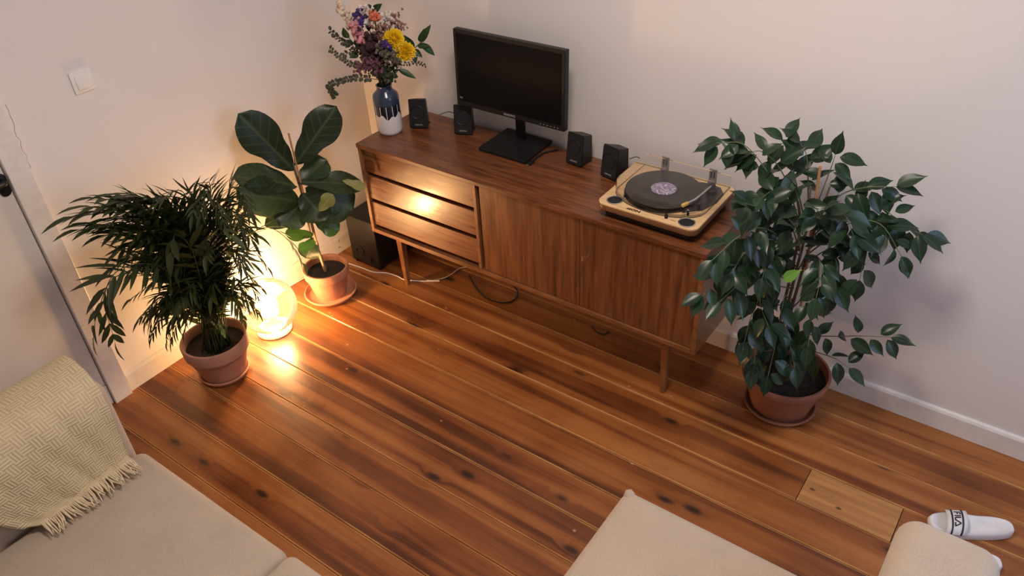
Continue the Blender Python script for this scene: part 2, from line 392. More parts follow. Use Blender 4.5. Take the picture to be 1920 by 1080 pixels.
def juv(*gs):
    vs, fs, uv = [], [], []
    for a, b, c in gs:
        n = len(vs); vs += a; fs += [tuple(i+n for i in f) for f in b]; uv += c
    return vs, fs, uv

# ------------------------------------------------------------------ the room
GR = structure(obj('floor', bx(-.1, RX+.1, RY-.1, .1, -.12, -.0225), JOINT, smooth=False))
rows = [.02, -.165, -.335, -.495, -.675, -.85, -1.04, -1.205, -1.38, -1.53, -1.71]
while rows[-1] > RY: rows.append(rows[-1]-.175)
rnd = random.Random(5)
def plank(x0, x1, y0, y1, mat):
    g = .0014; vs = []; fs = []; c = .0022
    pr = [(y0+g, -.022), (y0+g, -c), (y0+g+c, 0), (y1-g-c, 0), (y1-g, -c), (y1-g, -.022)]
    for x, dz in ((x0+g, 1), (x1-g, 1)): vs += [V((x, y, z)) for y, z in pr]
    n = len(pr); fs = [(i, i+1, n+i+1, n+i) for i in range(n-1)]+[tuple(range(n)), tuple(range(n, 2*n))[::-1]]
    fs = [f[::-1] for f in fs]
    uv = [((v.x-x0), (v.y-y0)/(y1-y0)) for v in vs]
    o = obj('plank', (vs, fs), mat, GR, smooth=False, uv=uv); return o
for k in range(len(rows)-1):
    y1, y0 = rows[k], max(rows[k+1], RY-.02)
    if k == 3: cuts = [0, 2.742, 3.085, RX]
    elif k % 3 == 1: cuts = [0, rnd.uniform(3.4, 4), RX]
    else: cuts = [0, RX]
    for a, b in zip(cuts, cuts[1:]): plank(a, b, y0, y1, PATCH if (k == 3 and abs(a-2.742) < .01) else PLANK)
WB = structure(obj('wall_back', bx(-.12, RX+.12, 0, .12, -.12, RZ), WALL, smooth=False))
WL = structure(obj('wall_left', bx(-.12, 0, RY-.12, 0, -.12, RZ), WALLL, smooth=False))
structure(obj('wall_front', bx(-.12, RX+.12, RY-.12, RY, -.12, RZ), WALL, smooth=False))
wy0, wy1, wz0, wz1 = -1.55, -.35, .75, 2.4
structure(obj('wall_right', join(bx(RX, RX+.12, RY, wy0, -.12, RZ), bx(RX, RX+.12, wy1, 0, -.12, RZ), bx(RX, RX+.12, wy0, wy1, -.12, wz0), bx(RX, RX+.12, wy0, wy1, wz1, RZ)), WALL, smooth=False))
structure(obj('ceiling', bx(-.12, RX+.12, RY-.12, .12, RZ, RZ+.1), CEIL, smooth=False))
W1 = thing('window_1', 'white wooden window in the side wall', 'window', (RX+.05, -.95, wz0)); del W1['category']; structure(W1)
for a in (wy0, -.98, wy1-.06): obj('window_stile', bx(RX+.03, RX+.08, a, a+.06, wz0, wz1), TRIM, W1, smooth=False)
for a in (wz0, wz1-.06): obj('window_rail', bx(RX+.03, RX+.08, wy0+.06, wy1-.06, a, a+.06), TRIM, W1, smooth=False)
def base_profile(): return [(0, 0), (.016, 0), (.016, .088), (.011, .098), (.004, .102), (0, .102)]
def extr_x(pr, x0, x1, y, s):   # profile (depth,z) run along x
    n = len(pr); vs = [V((x, y-d*s, z)) for x in (x0, x1) for d, z in pr]; return vs, [(i, (i+1) % n, n+(i+1) % n, n+i) for i in range(n)]+[tuple(range(n)), tuple(range(n, 2*n))[::-1]]
def extr_y(pr, y0, y1, x):
    n = len(pr); vs = [V((x+d, y, z)) for y in (y0, y1) for d, z in pr]; return vs, [(i, (i+1) % n, n+(i+1) % n, n+i) for i in range(n)]+[tuple(range(n)), tuple(range(n, 2*n))[::-1]]
structure(obj('baseboard_back', extr_x(base_profile(), .017, RX, 0, 1), TRIM, smooth=False))
bl = structure(obj('baseboard_left', extr_y(base_profile(), -1.735, 0, 0), TRIM, smooth=False))
for y, z in ((-.395, .075), (-.40, .035)): obj('screw_head', xf(lathe([(0, .003), (.004, .0025), (.005, 0)], (0, 0, 0), 10), frame((.016, y, z), (0, 1, 0), (0, 0, 1))), CHROME, bl)
structure(obj('trim_1', bx(0, .032, -1.825, -1.742, 0, 2.12, .003), TRIM, smooth=False))
structure(obj('trim_2', bx(0, .032, -2.75, -2.667, 0, 2.12, .003), TRIM, smooth=False))
structure(obj('trim_3', bx(0, .032, -2.667, -1.825, 2.04, 2.12, .003), TRIM, smooth=False))
D1 = thing('door_1', 'flat cream door with a black lock plate', 'door', (.01, -2.25, 0)); del D1['category']; structure(D1)
obj('door_leaf', bx(.0, .012, -2.665, -1.829, .112, 2.035, .002), DOORP, D1, smooth=False)
obj('bottom_rail', bx(.0, .016, -2.665, -1.829, .002, .106, .002), DOORP, D1, smooth=False)
lk = obj('lock_plate', prism(rrect(-.02, .02, -.045, .045, .018), 0, .006, .002), BLK, None)
lk.data.transform(frame((.002, 0, 1.137), (0, 1, 0), (0, 0, 1)) if False else Matrix.Identity(4)); lk.parent = D1
lk.data.transform(frame((.0025, .40, 1.137), (0, 1, 0), (0, 0, 1)))
hd = obj('door_handle', tube(spline([(.014, -1.85, 1.155), (.05, -1.85, 1.155), (.056, -1.87, 1.155), (.056, -1.96, 1.15)], 4), .009, 8), BLK, D1)
pts = []; rr = random.Random(3)
for k in range(14):
    t = k/13; pts.append(V((.0004, -1.716-.018*t+rr.uniform(-.006, .006), 1.40-.26*t)))
obj('plaster_crack', tube(pts, [.0006+.0012*rr.random() for _ in pts], 4), plain('crack', (.42, .36, .30), .9), WL)
# light switch
sw = thing('light_switch', 'white square rocker light switch on the wall above the palm', 'light switch', (0, -1.427, 1.386))
fr_ = rrect(-.043, .043, -.043, .043, .006)
m = frame((.0, -1.427, 1.386), (0, 1, 0), (0, 0, 1))
obj('frame', xf(prism(fr_, 0, .008, .003), m), WHITEP, sw); obj('rocker', xf(bevel(([V((-.028, -.028, .006)), V((.028, -.028, .006)), V((.028, .028, .006)), V((-.028, .028, .006)), V((-.028, -.028, .014)), V((.028, -.028, .014)), V((.028, .028, .010)), V((-.028, .028, .010))], [(3, 2, 1, 0), (4, 5, 6, 7), (0, 1, 5, 4), (1, 2, 6, 5), (2, 3, 7, 6), (3, 0, 4, 7)]), .0015), m), WHITEP, sw)
# ceiling lamp (above the view)
cl = thing('ceiling_lamp', 'flat white ceiling lamp over the middle of the room', 'lamp', (2.2, -1.5, RZ))
obj('canopy', lathe([(0, 0), (.36, 0), (.36, -.05), (.33, -.06), (0, -.06)], (2.2, -1.5, RZ), 40), WHITEP, cl)

# ------------------------------------------------------------------ sideboard
SX0, SX1, SY0, SY1, ZT, ZB = .409, 2.209, -.486, -.032, .818, .323
sb = thing('sideboard', 'long teak sideboard on tapered legs with drawers and two doors', 'sideboard', ((SX0+SX1)/2, (SY0+SY1)/2, 0))
def S_(name, g, m, p=None): return obj(name, g, m, p or sb, smooth=False)
S_('top', bx(SX0, SX1, SY0, SY1, ZT-.022, ZT, .003), TOPW)
S_('side_panel', bx(SX0+.004, SX0+.024, SY0+.004, SY1, ZB, ZT-.0225, .002), EDGEW); S_('side_panel', bx(SX1-.024, SX1-.004, SY0+.004, SY1, ZB, ZT-.0225, .002), EDGEW)
S_('bottom_panel', bx(SX0+.0245, SX1-.0245, SY0+.004, SY1, ZB, ZB+.022, .002), EDGEW)
S_('back_panel', bx(SX0+.0245, SX1-.0245, SY1-.012, SY1, ZB+.0225, ZT-.0225), DARKW)
S_('inner_carcass', bx(SX0+.0245, SX1-.0245, SY0+.16, SY1-.0125, ZB+.0225, ZT-.0225), DARKW)
S_('divider', bx(1.108, 1.124, SY0+.006, SY0+.1595, ZB+.0225, ZT-.0225, .0015), EDGEW)
dz = [(.668, .792), (.519, .646), (.366, .497)]
for a, b in dz:
    g = bx(SX0+.026, 1.106, SY0+.016, SY0+.049, a, b)
    g = (g[0][:], g[1])
    for v in g[0]:
        if v.z > b-.001 and v.y < SY0+.02: v.y += .003
    S_('drawer', bevel(g, .0015), DRAW)
d1 = S_('door', bx(1.141, 1.655, SY0+.012, SY0+.049, ZB+.024, ZT-.026, .0015), DOORW)
d2 = S_('door', bx(1.658, SX1-.026, SY0+.012, SY0+.049, ZB+.024, ZT-.026, .0015), DOORW)
lp = obj('lock_plate', bx(1.667, 1.693, SY0+.0095, SY0+.0125, .598, .614, .001), BRASS, d2, smooth=False); lp['label'] = 'brass keyhole plate'
ky = obj('key', join(tube([(1.688, SY0+.01, .612), (1.688, SY0-.012, .615)], .0025, 8), tube([V((1.688, SY0-.016, .618))+V((0, .006*math.cos(a), .008*math.sin(a))) for a in [k*PI/5 for k in range(11)]], .0016, 5)), BRASS, d2); ky['label'] = 'small brass key'
S_('apron', bx(SX0+.14, SX1-.14, SY0+.055, SY0+.073, ZB-.032, ZB-.0005, .002), EDGEW)
S_('apron', bx(SX0+.14, SX1-.14, SY1-.073, SY1-.055, ZB-.032, ZB-.0005, .002), EDGEW)
for lx, ox in ((.552, -.0), (2.056, .0)):
    for ly in (-.423, -.095):
        vs = []
        for z, h, dx in ((0, .011, ox), (ZB-.001, .020, 0)): vs += [V((lx+dx+sx*h, ly+sy*h, z)) for sy in (-1, 1) for sx in (-1, 1)]
        fs = [(0, 2, 3, 1), (4, 5, 7, 6), (0, 1, 5, 4), (2, 6, 7, 3), (0, 4, 6, 2), (1, 3, 7, 5)]
        S_('leg', bevel((vs, fs), .004), EDGEW)

# ------------------------------------------------------------------ monitor
mo = thing('computer_monitor', 'black widescreen monitor on a square stand on the sideboard', 'monitor', (1.09, -.13, ZT))
MY = -.178
mc4 = [at(x, y, 1, MY) for x, y in ((844, 57), (858, 199), (1058, 95), (1056, 244))]
MX0, MX1, MZ0, MZ1 = (mc4[0].x+mc4[1].x)/2, (mc4[2].x+mc4[3].x)/2, (mc4[1].z+mc4[3].z)/2, (mc4[0].z+mc4[2].z)/2
tilt = Matrix.Translation((0, MY, MZ0)) @ Matrix.Rotation(math.radians(-2.5), 4, 'X') @ Matrix.Translation((0, -MY, -MZ0))
pn = obj('housing', xf(bevel(join(bx(MX0, MX1, MY, MY+.032, MZ0, MZ1)), .004), tilt), BLK, mo, smooth=False)
obj('rear_cover', xf(bx(MX0+.09, MX1-.09, MY+.0322, MY+.05, MZ0+.05, MZ1-.06, .008), tilt), BLK, mo, smooth=False)
obj('screen', xf(bx(MX0+.017, MX1-.017, MY-.0012, MY+.002, MZ0+.025, MZ1-.018), tilt), SCREEN, mo, smooth=False)
mm = frame((MX0+.30, MY-.0006, MZ0+.0125), (1, 0, 0), (0, 0, 1))
obj('maker_lettering', xf(xf(text_geo('SAMSUNG', .0135, bold=.0002), mm), tilt), GREYP, mo, smooth=False)
for k in range(6): obj('button', xf(bx(MX1-.125+k*.018, MX1-.119+k*.018, MY-.0012, MY+.001, MZ0+.010, MZ0+.0125), tilt), GREYP, mo, smooth=False)
obj('small_sticker', xf(bx(MX0+.02, MX0+.036, MY-.0018, MY-.0011, MZ0+.035, MZ0+.045), tilt), plain('grey_blue_print', (.13, .16, .2), .5), mo, smooth=False)
obj('neck', bx(1.053, 1.099, -.068, -.048, ZT+.0182, 1.12, .004), BLK, mo, smooth=False)
obj('tilt_bracket', bx(1.045, 1.107, -.130, -.0682, 1.06, 1.13, .004), BLK, mo, smooth=False)
obj('stand_base', prism([(.968, -.246), (1.234, -.252), (1.222, -.016), (.962, -.012)], ZT+.0004, ZT+.018, .004), BLK, mo, smooth=False)
# cable and adapter behind the stand
ck = [at(x, y, 2, ZT+.005) for x, y in ((997, 303), (1010, 293), (1022, 286), (1036, 283), (1046, 281))]
for p in ck:
    p.y = min(p.y, -.04); p.x = max(p.x, 1.244)
mc = thing('monitor_cable', 'short black cable with a plug lying beside the monitor stand', 'cable', ck[0])
obj('cord', tube(spline(ck, 4), .0045, 8), BLK, mc)
obj('plug', bx(ck[0].x-.006, ck[0].x+.012, ck[0].y-.03, ck[0].y+.004, ZT+.0005, ZT+.010, .002), BLK, mc, smooth=False)
obj('plug_tip', bx(ck[0].x-.002, ck[0].x+.008, ck[0].y-.042, ck[0].y-.0305, ZT+.002, ZT+.008, .001), CHROME, mc, smooth=False)

# ------------------------------------------------------------------ speakers
def speaker(x, y, yaw, label, ww=.092, h=.148, dp=.098):
    t = thing('desktop_speaker', label, 'speaker', (x, y, ZT), yaw, 'small black speakers on the sideboard')
    hw = ww/2; ln = .018    # leans back a little
    f = [V((-hw, 0, .004)), V((hw, 0, .004)), V((hw*.94, ln, h)), V((-hw*.94, ln, h))]
    k = [V((-hw*.66, dp, .004)), V((hw*.66, dp, .004)), V((hw*.60, dp, h*.80)), V((-hw*.60, dp, h*.80))]
    obj('cabinet', bevel((f+k, [(0, 1, 2, 3), (7, 6, 5, 4), (0, 4, 5, 1), (1, 5, 6, 2), (2, 6, 7, 3), (3, 7, 4, 0)]), .004), BLK, t, False, smooth=False)
    fm_ = frame((0, -.0005, .004), (1, 0, 0), (0, ln, h-.004))
    L = (V((0, ln, h-.004))).length
    gp = obj('front_panel', xf(prism(rrect(-hw*.90, hw*.90, .006, L-.006, .006), -.001, .0016, .0006), fm_), BLK2, t, False, smooth=False)
    c = frame(fm_ @ V((0, L*.56, .0015)), (1, 0, 0), (0, ln, h-.004))
    obj('driver_ring', xf(lathe([(.030, 0), (.0345, 0), (.0345, .0015), (.0325, .003), (.030, .0015), (.030, 0)], (0, 0, 0), 36), c), BLK, gp, False)
    obj('driver_cone', xf(lathe([(0, .0012), (.012, .001), (.026, .0004), (.030, .0018)], (0, 0, 0), 36), c), BLK2, gp, False)
    obj('maker_lettering', xf(text_geo('CREATIVE', .0085, bold=.0002), frame(fm_ @ V((0, .019, .0019)), (1, 0, 0), (0, ln, h-.004))), GREYP, t, False, smooth=False)
    obj('foot', bx(-hw*.8, hw*.8, .008, dp-.012, 0.0003, .0038), BLK2, t, False, smooth=False)
    return t
speaker(.576, -.213, math.radians(29), 'black desktop speaker beside the blue and white vase')
speaker(.808, -.158, math.radians(23), 'black desktop speaker partly behind the lower corner of the monitor')
speaker(1.422, -.150, math.radians(-7), 'black desktop speaker between the monitor stand and another speaker')
speaker(1.612, -.178, math.radians(-13), 'black desktop speaker right beside the turntable')
def wire(name, label, P, r, mat, group=None): return tag(obj(name, tube(spline(P, 5), r, 6), mat), label, 'cable', group)
wire('speaker_wire', 'thin black wire behind the speaker next to the vase', [(.645, -.13, ZT+.06), (.67, -.085, ZT+.062), (.70, -.05, ZT+.03), (.72, -.04, ZT+.002)], .0018, BLK)
wire('speaker_wire', 'thin black wire behind the speaker next to the turntable', [(1.655, -.072, ZT+.06), (1.685, -.055, ZT+.07), (1.70, -.04, ZT+.04), (1.70, -.036, ZT+.002)], .0018, BLK)
# subwoofer
su = thing('subwoofer', 'black subwoofer box on the floor beside the sideboard leg', 'subwoofer', (.235, -.26, 0))
obj('cabinet', bx(.135, .345, -.412, -.12, .012, .300, .004), BLK, su, smooth=False)
obj('port_ring', xf(lathe([(.022, 0), (.032, 0), (.034, .003), (.024, .005), (.021, .001), (.018, -.002), (0, -.002)], (0, 0, 0), 28), frame((.205, -.4125, .085), (1, 0, 0), (0, 0, 1))), BLK, su)
obj('control_knob', xf(lathe([(.010, 0), (.010, .010), (.008, .012), (0, .012)], (0, 0, 0), 20), frame((.28, -.4125, .05), (1, 0, 0), (0, 0, 1))), BLK, su)
for x in (.155, .325):
    for y in (-.395, -.14): obj('foot', lathe([(.012, .0), (.014, .012)], (x, y, 0), 14), BLK, su)

# ------------------------------------------------------------------ turntable
TX0, TX1, TY0, TY1, TZ = 1.722, 2.145, -.462, -.083, .886
tt = thing('turntable', 'pale bamboo record player with a clear dust cover on the sideboard', 'record player', ((TX0+TX1)/2, (TY0+TY1)/2, ZT))
def shape_front(x0, x1, y0, y1): return rrect(x0, x1, y0, y1, .035, 6)
obj('top_plate', prism(shape_front(TX0, TX1, TY0, TY1), TZ-.008, TZ, .002), BAMB, tt, smooth=True)
obj('plinth', prism(shape_front(TX0, TX1, TY0, TY1), TZ-.030, TZ-.0083, .002), WALN, tt)
obj('lower_case', prism(shape_front(TX0+.018, TX1-.018, TY0+.022, TY1-.012), ZT+.009, TZ-.0303), BLK, tt)
for x in (TX0+.05, TX1-.05):
    for y in (TY0+.055, TY1-.05): obj('foot', lathe([(.016, 0.0003), (.018, .0088)], (x, y, ZT), 16), BLK, tt)
CX, CY = 1.918, -.270
obj('platter', lathe([(.0, 0.0003), (.138, .0003), (.142, .004), (.143, .014), (0, .014)], (CX, CY, TZ+.004), 56), BLK, tt)
obj('platter_base', prism([(CX+.155*math.cos(a), CY+.155*math.sin(a)) for a in [2*PI*k/48 for k in range(48)]], TZ+.0002, TZ+.0035), BLK, tt)
hb = [(2.00, -.125), (2.045, -.115), (2.095, -.125), (2.125, -.165), (2.128, -.235), (2.105, -.315), (2.06, -.35), (2.02, -.30)]
obj('tonearm_deck', prism(hb, TZ+.0002, TZ+.0058, .002), plain('tonearm_black', (.03, .027, .03), .35), tt, smooth=False)
for sx, sy in ((1.783, -.418), (2.093, -.424)):
    g = obj('speaker_grille', lathe([(0, .0045), (.024, .004), (.0275, .002), (.0275, 0)], (sx, sy, TZ+.0003), 32), BLK2, tt)
    obj('speaker_ring', lathe([(.028, 0), (.0325, 0), (.0325, .003), (.0305, .004), (.028, .003), (.028, 0)], (sx, sy, TZ+.0003), 36), CHROME, g)
for kx, ky_, r, h in ((2.012, -.432, .0065, .016), (2.072, -.372, .0045, .012), (1.802, -.374, .0045, .010)):
    obj('knob', lathe([(r, 0), (r, h*.85), (r*.8, h), (0, h)], (kx, ky_, TZ+.0003), 16), BLK, tt)
obj('slider_slot', bx(2.03, 2.052, -.4365, -.4345, TZ+.0002, TZ+.0006), BLK, tt, smooth=False)
obj('maker_lettering', xf(text_geo('ION', .019, bold=.0006), Matrix.Translation((1.886, -.446, TZ+.0007)) @ Matrix.Diagonal((1.35, 1, 1, 1))), BLK, tt, smooth=False)
star = [bx(-.0065, .0065, -.0008, .0008, 0, .0006)]
sg = join(*[xf(bx(.0015, .0065, -.0009, .0009, 0, .0006), Matrix.Translation((1.857, -.446, TZ+.0003)) @ Matrix.Rotation(k*PI/4, 4, 'Z')) for k in range(8)])
obj('star_emblem', sg, BLK, tt, smooth=False)
ta = obj('tonearm', tube(spline([(2.080, -.178, TZ+.040), (2.081, -.20, TZ+.042), (2.068, -.29, TZ+.033), (2.052, -.335, TZ+.028)], 4), .0042, 8), CHROME, tt)
obj('arm_pivot', lathe([(.022, 0), (.022, .018), (.016, .022), (.012, .040), (0, .044)], (2.082, -.185, TZ+.006), 24), BLK, ta)
obj('headshell', xf(bx(-.006, .006, -.016, .016, -.006, .006, .002), Matrix.Translation((2.047, -.349, TZ+.0275)) @ Matrix.Rotation(-.3, 4, 'Z')), plain('yellow_stylus', (.75, .50, .10), .4), ta, smooth=False)
obj('arm_rest', join(bx(2.090, 2.097, -.330, -.322, TZ+.005, TZ+.026, .001), bx(2.084, 2.103, -.332, -.320, TZ+.026, TZ+.030, .001)), BLK, tt, smooth=False)
obj('cue_lever', tube([(2.090, -.345, TZ+.012), (2.055, -.385, TZ+.014)], .003, 6), BLK, tt)
# clear dust cover, curved at the front
def cover_plan(off):
    P = [(TX0+.022+off, -.098-off), (TX0+.022+off, -.33)]
    for k in range(1, 12):
        a = PI+PI*k/12; P.append(((TX0+TX1)/2+(.189-off)*math.cos(a)*1.0, -.33+(.102-off)*math.sin(a)))
    return P+[(TX1-.022-off, -.33), (TX1-.022-off, -.098-off)]
def clear(name, tint, glossy=.12, white=.03):
    m = bpy.data.materials.new(name); m.use_nodes = True; t = m.node_tree; t.nodes.remove(t.nodes['Principled BSDF'])
    tr = N(t, 'ShaderNodeBsdfTransparent'); tr.inputs[0].default_value = (*tint, 1)
    gl = N(t, 'ShaderNodeBsdfGlossy'); gl.inputs[0].default_value = (1, 1, 1, 1); gl.inputs['Roughness'].default_value = .08
    df = N(t, 'ShaderNodeBsdfTranslucent'); df.inputs[0].default_value = (.9, .88, .85, 1)
    nz = N(t, 'ShaderNodeTexNoise', Scale=9.0, Detail=4.0); t.links.new(mapped(t, 'Object', (1, 1, 1)), nz.inputs['Vector'])
    lw = N(t, 'ShaderNodeLayerWeight', Blend=.18)
    m1 = N(t, 'ShaderNodeMixShader'); t.links.new(ramp(t, nz.outputs[0], [(.3, (white*.6,)*3), (.7, (white*1.4,)*3)]), m1.inputs[0]); t.links.new(tr.outputs[0], m1.inputs[1]); t.links.new(df.outputs[0], m1.inputs[2])
    m2 = N(t, 'ShaderNodeMixShader'); t.links.new(math_(t, 'MULTIPLY_ADD', lw.outputs['Fresnel'], 1.0, glossy*.2), m2.inputs[0]); t.links.new(m1.outputs[0], m2.inputs[1]); t.links.new(gl.outputs[0], m2.inputs[2])
    t.links.new(m2.outputs[0], t.nodes['Material Output'].inputs[0]); return m
ACRYL = clear('clear_acrylic', (.97, .965, .96))
po = cover_plan(0); n = len(po); rings = []
for off, z in ((0, TZ+.001), (0, TZ+.050), (.004, TZ+.056), (.010, TZ+.058)): rings.append([V((x, y, z)) for x, y in cover_plan(off)])
vs = [v for r in rings for v in r]; fs = [(k*n+i, k*n+(i+1) % n, (k+1)*n+(i+1) % n, (k+1)*n+i) for k in range(3) for i in range(n)]+[tuple(3*n+i for i in range(n))]
dc = obj('dust_cover', (vs, fs), ACRYL, tt, angle=30); dc['label'] = 'clear acrylic dust cover'
obj('cover_rim', tube([V((x, y, TZ+.0016)) for x, y in po]+[V((po[0][0], po[0][1], TZ+.0016))], .0013, 5), clear('acrylic_edge', (.45, .42, .38), .3, .15), dc)
for hx in (1.835, 2.045):
    h = obj('hinge', join(bx(hx-.016, hx+.016, -.097, -.091, TZ+.0005, TZ+.058, .001), bx(hx-.013, hx+.013, -.112, -.099, TZ+.0005, TZ+.012, .001)), plain('smoky_plastic', (.20, .18, .18), .4), tt, smooth=False)
    for k in (-.006, .006): obj('hinge_slot', bx(hx+k-.0035, hx+k+.0035, -.0985, -.0971, TZ+.022, TZ+.048), BLK, h, smooth=False)
# record lying on the platter
rc = thing('vinyl_record', 'black vinyl record with a purple paper label on the platter', 'record', (CX, CY, TZ+.0183))
def groove_mat():
    m, t, b = nt('record_grooves', .26, (.02, .019, .022), spec=.7)
    s = N(t, 'ShaderNodeVectorMath', operation='LENGTH'); t.links.new(mapped(t, 'Object', (1, 1, 0)), s.inputs[0])
    wv = math_(t, 'SINE', math_(t, 'MULTIPLY', s.outputs['Value'], 2600.0)); bumpn(t, b, wv, .25, .001)
    b.inputs['Anisotropic'].default_value = .7; tg = N(t, 'ShaderNodeTangent', direction_type='RADIAL', axis='Z'); t.links.new(tg.outputs[0], b.inputs['Tangent'])
    t.links.new(ramp(t, s.outputs['Value'], [(.05, (.024, .023, .025)), (.15, (.018, .017, .019))]), b.inputs['Base Color']); return m
obj('disc', lathe([(0, 0), (.149, 0), (.1505, .001), (.149, .0024), (.052, .0022), (0, .0022)], (CX, CY, TZ+.0183), 80), groove_mat(), rc)
def label_mat():
    m, t, b = nt('record_label_paper', .5)
    n = N(t, 'ShaderNodeTexNoise', Scale=1.0, Detail=2.0); t.links.new(mapped(t, 'Object', (70, 130, 1), rot=(0, 0, .35)), n.inputs['Vector'])
    t.links.new(ramp(t, n.outputs[0], [(.52, (.26, .22, .36)), (.60, (.75, .72, .80))]), b.inputs['Base Color']); return m
lb = obj('paper_label', lathe([(.004, .0003), (.050, .0003), (.050, .0008), (.004, .0008)], (CX, CY, TZ+.0205), 40), label_mat(), rc)
obj('spindle', lathe([(.0033, 0), (.0033, .010), (0, .012)], (CX, CY, TZ+.0185), 10), CHROME, tt)

# ------------------------------------------------------------------ vase
VX, VY = .470, -.302
def vase_mat():
    m, t, b = nt('glazed_vase', .22, coat=.4)
    p = N(t, 'ShaderNodeTexCoord').outputs['Object']; s = N(t, 'ShaderNodeSeparateXYZ'); t.links.new(p, s.inputs[0])
    an = N(t, 'ShaderNodeMath', operation='ARCTAN2'); t.links.new(s.outputs[1], an.inputs[0]); t.links.new(s.outputs[0], an.inputs[1])
    a = an.outputs[0]
    w1 = math_(t, 'SINE', math_(t, 'MULTIPLY', a, 9.0)); w2 = math_(t, 'SINE', math_(t, 'MULTIPLY_ADD', a, 4.0, 1.3))
    lim = math_(t, 'ADD', math_(t, 'MULTIPLY_ADD', w1, .007, .098), math_(t, 'MULTIPLY', w2, .008))
    d = math_(t, 'GREATER_THAN', s.outputs[2], lim)
    st = math_(t, 'MULTIPLY', math_(t, 'GREATER_THAN', math_(t, 'SINE', math_(t, 'MULTIPLY_ADD', a, 13.0, .4)), .955), math_(t, 'LESS_THAN', s.outputs[2], .150))
    d = math_(t, 'MULTIPLY', d, math_(t, 'SUBTRACT', 1.0, st))
    blue = ramp(t, math_(t, 'MULTIPLY', s.outputs[2], 4.0), [(.58, (.006, .010, .022)), (.64, (.024, .044, .082))])
    t.links.new(mixc(t, d, (.80, .77, .76), blue), b.inputs['Base Color']); return m
va = tag(obj('vase', xf(lathe([(0, .002), (.048, .0), (.056, .006), (.062, .022), (.062, .182), (.058, .196), (.040, .213), (.036, .222), (.036, .232), (.039, .240), (.034, .240), (.031, .228), (.031, .205), (.050, .18), (.055, .02), (0, .012)], (0, 0, 0), 48), Matrix.Identity(4)), vase_mat(), None, angle=50), 'white ceramic vase with dripping dark blue glaze', 'vase'); va.location = (VX, VY, ZT+.0003)

# ------------------------------------------------------------------ flowers in the vase
VB = V((VX, VY, ZT)); MOUTH = VB+V((0, 0, .236)); R = random.Random(11)
def fpx(px, py, d=0.0): return facing(px, py, VB, d)
def stem_to(p, bend=.02, a=None):
    a = a if a is not None else V((R.uniform(-.016, .016), R.uniform(-.016, .016), 0))
    mid = MOUTH+a+V((0, 0, .05))+(p-MOUTH)*.25
    return spline([VB+V((-a.x*1.2, -a.y*1.2, .03)), MOUTH+a, mid, p], 5)
def blob(c, r, k=0):   # small crinkled bud: stretched octahedron-like ball
    rr = random.Random(k); vs = []; fs = []
    for i, (z, q) in enumerate(((-.95, .3), (-.35, .93), (.35, .93), (.95, .3))):
        for j in range(5):
            a = 2*PI*j/5+i*.6; f = r*(1+rr.uniform(-.25, .25)); vs.append(c+V((f*q*math.cos(a), f*q*math.sin(a), f*z)))
    for i in range(3):
        for j in range(5): fs.append((i*5+j, i*5+(j+1) % 5, i*5+5+(j+1) % 5, i*5+5+j))
    return vs, fs+[(4, 3, 2, 1, 0), (15, 16, 17, 18, 19)]
def petals(c, axis, r, n_, L, wd, lift, k):
    rr = random.Random(k); m = frame(c, V(axis).orthogonal(), V(axis).cross(V(axis).orthogonal())); gs = []
    for i in range(n_):
        ph = i*2.39996; th = math.acos(1-1.3*(i+.5)/n_); d = V((math.sin(th)*math.cos(ph), math.sin(th)*math.sin(ph), math.cos(th)))
        d = (m.to_3x3() @ d).normalized(); nn = (m.to_3x3() @ V((0, 0, 1)))
        b = c+d*r*rr.uniform(.3, .7); gs.append(leaf(b, c+d*r*rr.uniform(.85, 1.1)+V((0, 0, lift)), wd, nn+V((rr.uniform(-.4, .4), rr.uniform(-.4, .4), 0)), 'ellipse', 0, .3, 0, 3, 2, i))
    q = blob(c, r*.62, k); gs.append((q[0], q[1], [(.5, .5)]*len(q[0])))
    return juv(*gs)
YEL = plain('yellow_petal', (.90, .62, .012), .6); PUR = plain('purple_petal', (.055, .025, .16), .7, var=.4); CREAM = plain('cream_bloom', (.72, .60, .45), .7, var=.2); PINK = plain('pink_bloom', (.55, .24, .26), .7, var=.3)
ORG = plain('orange_bloom', (.62, .17, .085), .6, var=.2); BURG = plain('burgundy_bloom', (.045, .016, .022), .8, var=.5); MAUV = plain('mauve_bloom', (.16, .062, .090), .8, var=.4); WHT = plain('white_bloom', (.74, .66, .60), .7, var=.15); DRY = plain('dusty_pink_sprig', (.28, .14, .115), .8, var=.4); GRB = plain('grey_brown_sprig', (.12, .105, .075), .8, var=.4)
def flower(name, label, tip, build, group=None, bloom='bloom'):
    t = thing(name, label, 'flower', VB+V((0, 0, .03)), 0, group); s = stem_to(tip)
    obj('stem', tube(s, .0022, 5), STEM, t); g, mt = build(tip, s)
    if len(g) == 3: obj(bloom, (g[0], g[1]), mt, t, uv=g[2])
    else: obj(bloom, g, mt, t)
    return t
tocam = (CAM-MOUTH).normalized()
for (x, y, d, r, lab) in ((738, 74, .10, .047, 'yellow chrysanthemum above its twin in the vase'), (760, 97, .10, .046, 'yellow chrysanthemum below its twin, next to glossy leaves')):
    p = fpx(x, y, d); flower('chrysanthemum', lab, p, lambda p, s, r=r, x=x: (petals(p, (tocam+V((.2, 0, .5))).normalized(), r, 190, .04, .0125, 0, x), YEL), 'yellow chrysanthemums')
def cluster(P, n_, r, sp, k):
    rr = random.Random(k); return join(*[blob(P[rr.randrange(len(P))]+V((rr.gauss(0, sp), rr.gauss(0, sp), rr.gauss(0, sp))), r*rr.uniform(.6, 1.3), k+i) for i in range(n_)])
def line(a, b, k=6): return [a.lerp(b, i/k) for i in range(k+1)]
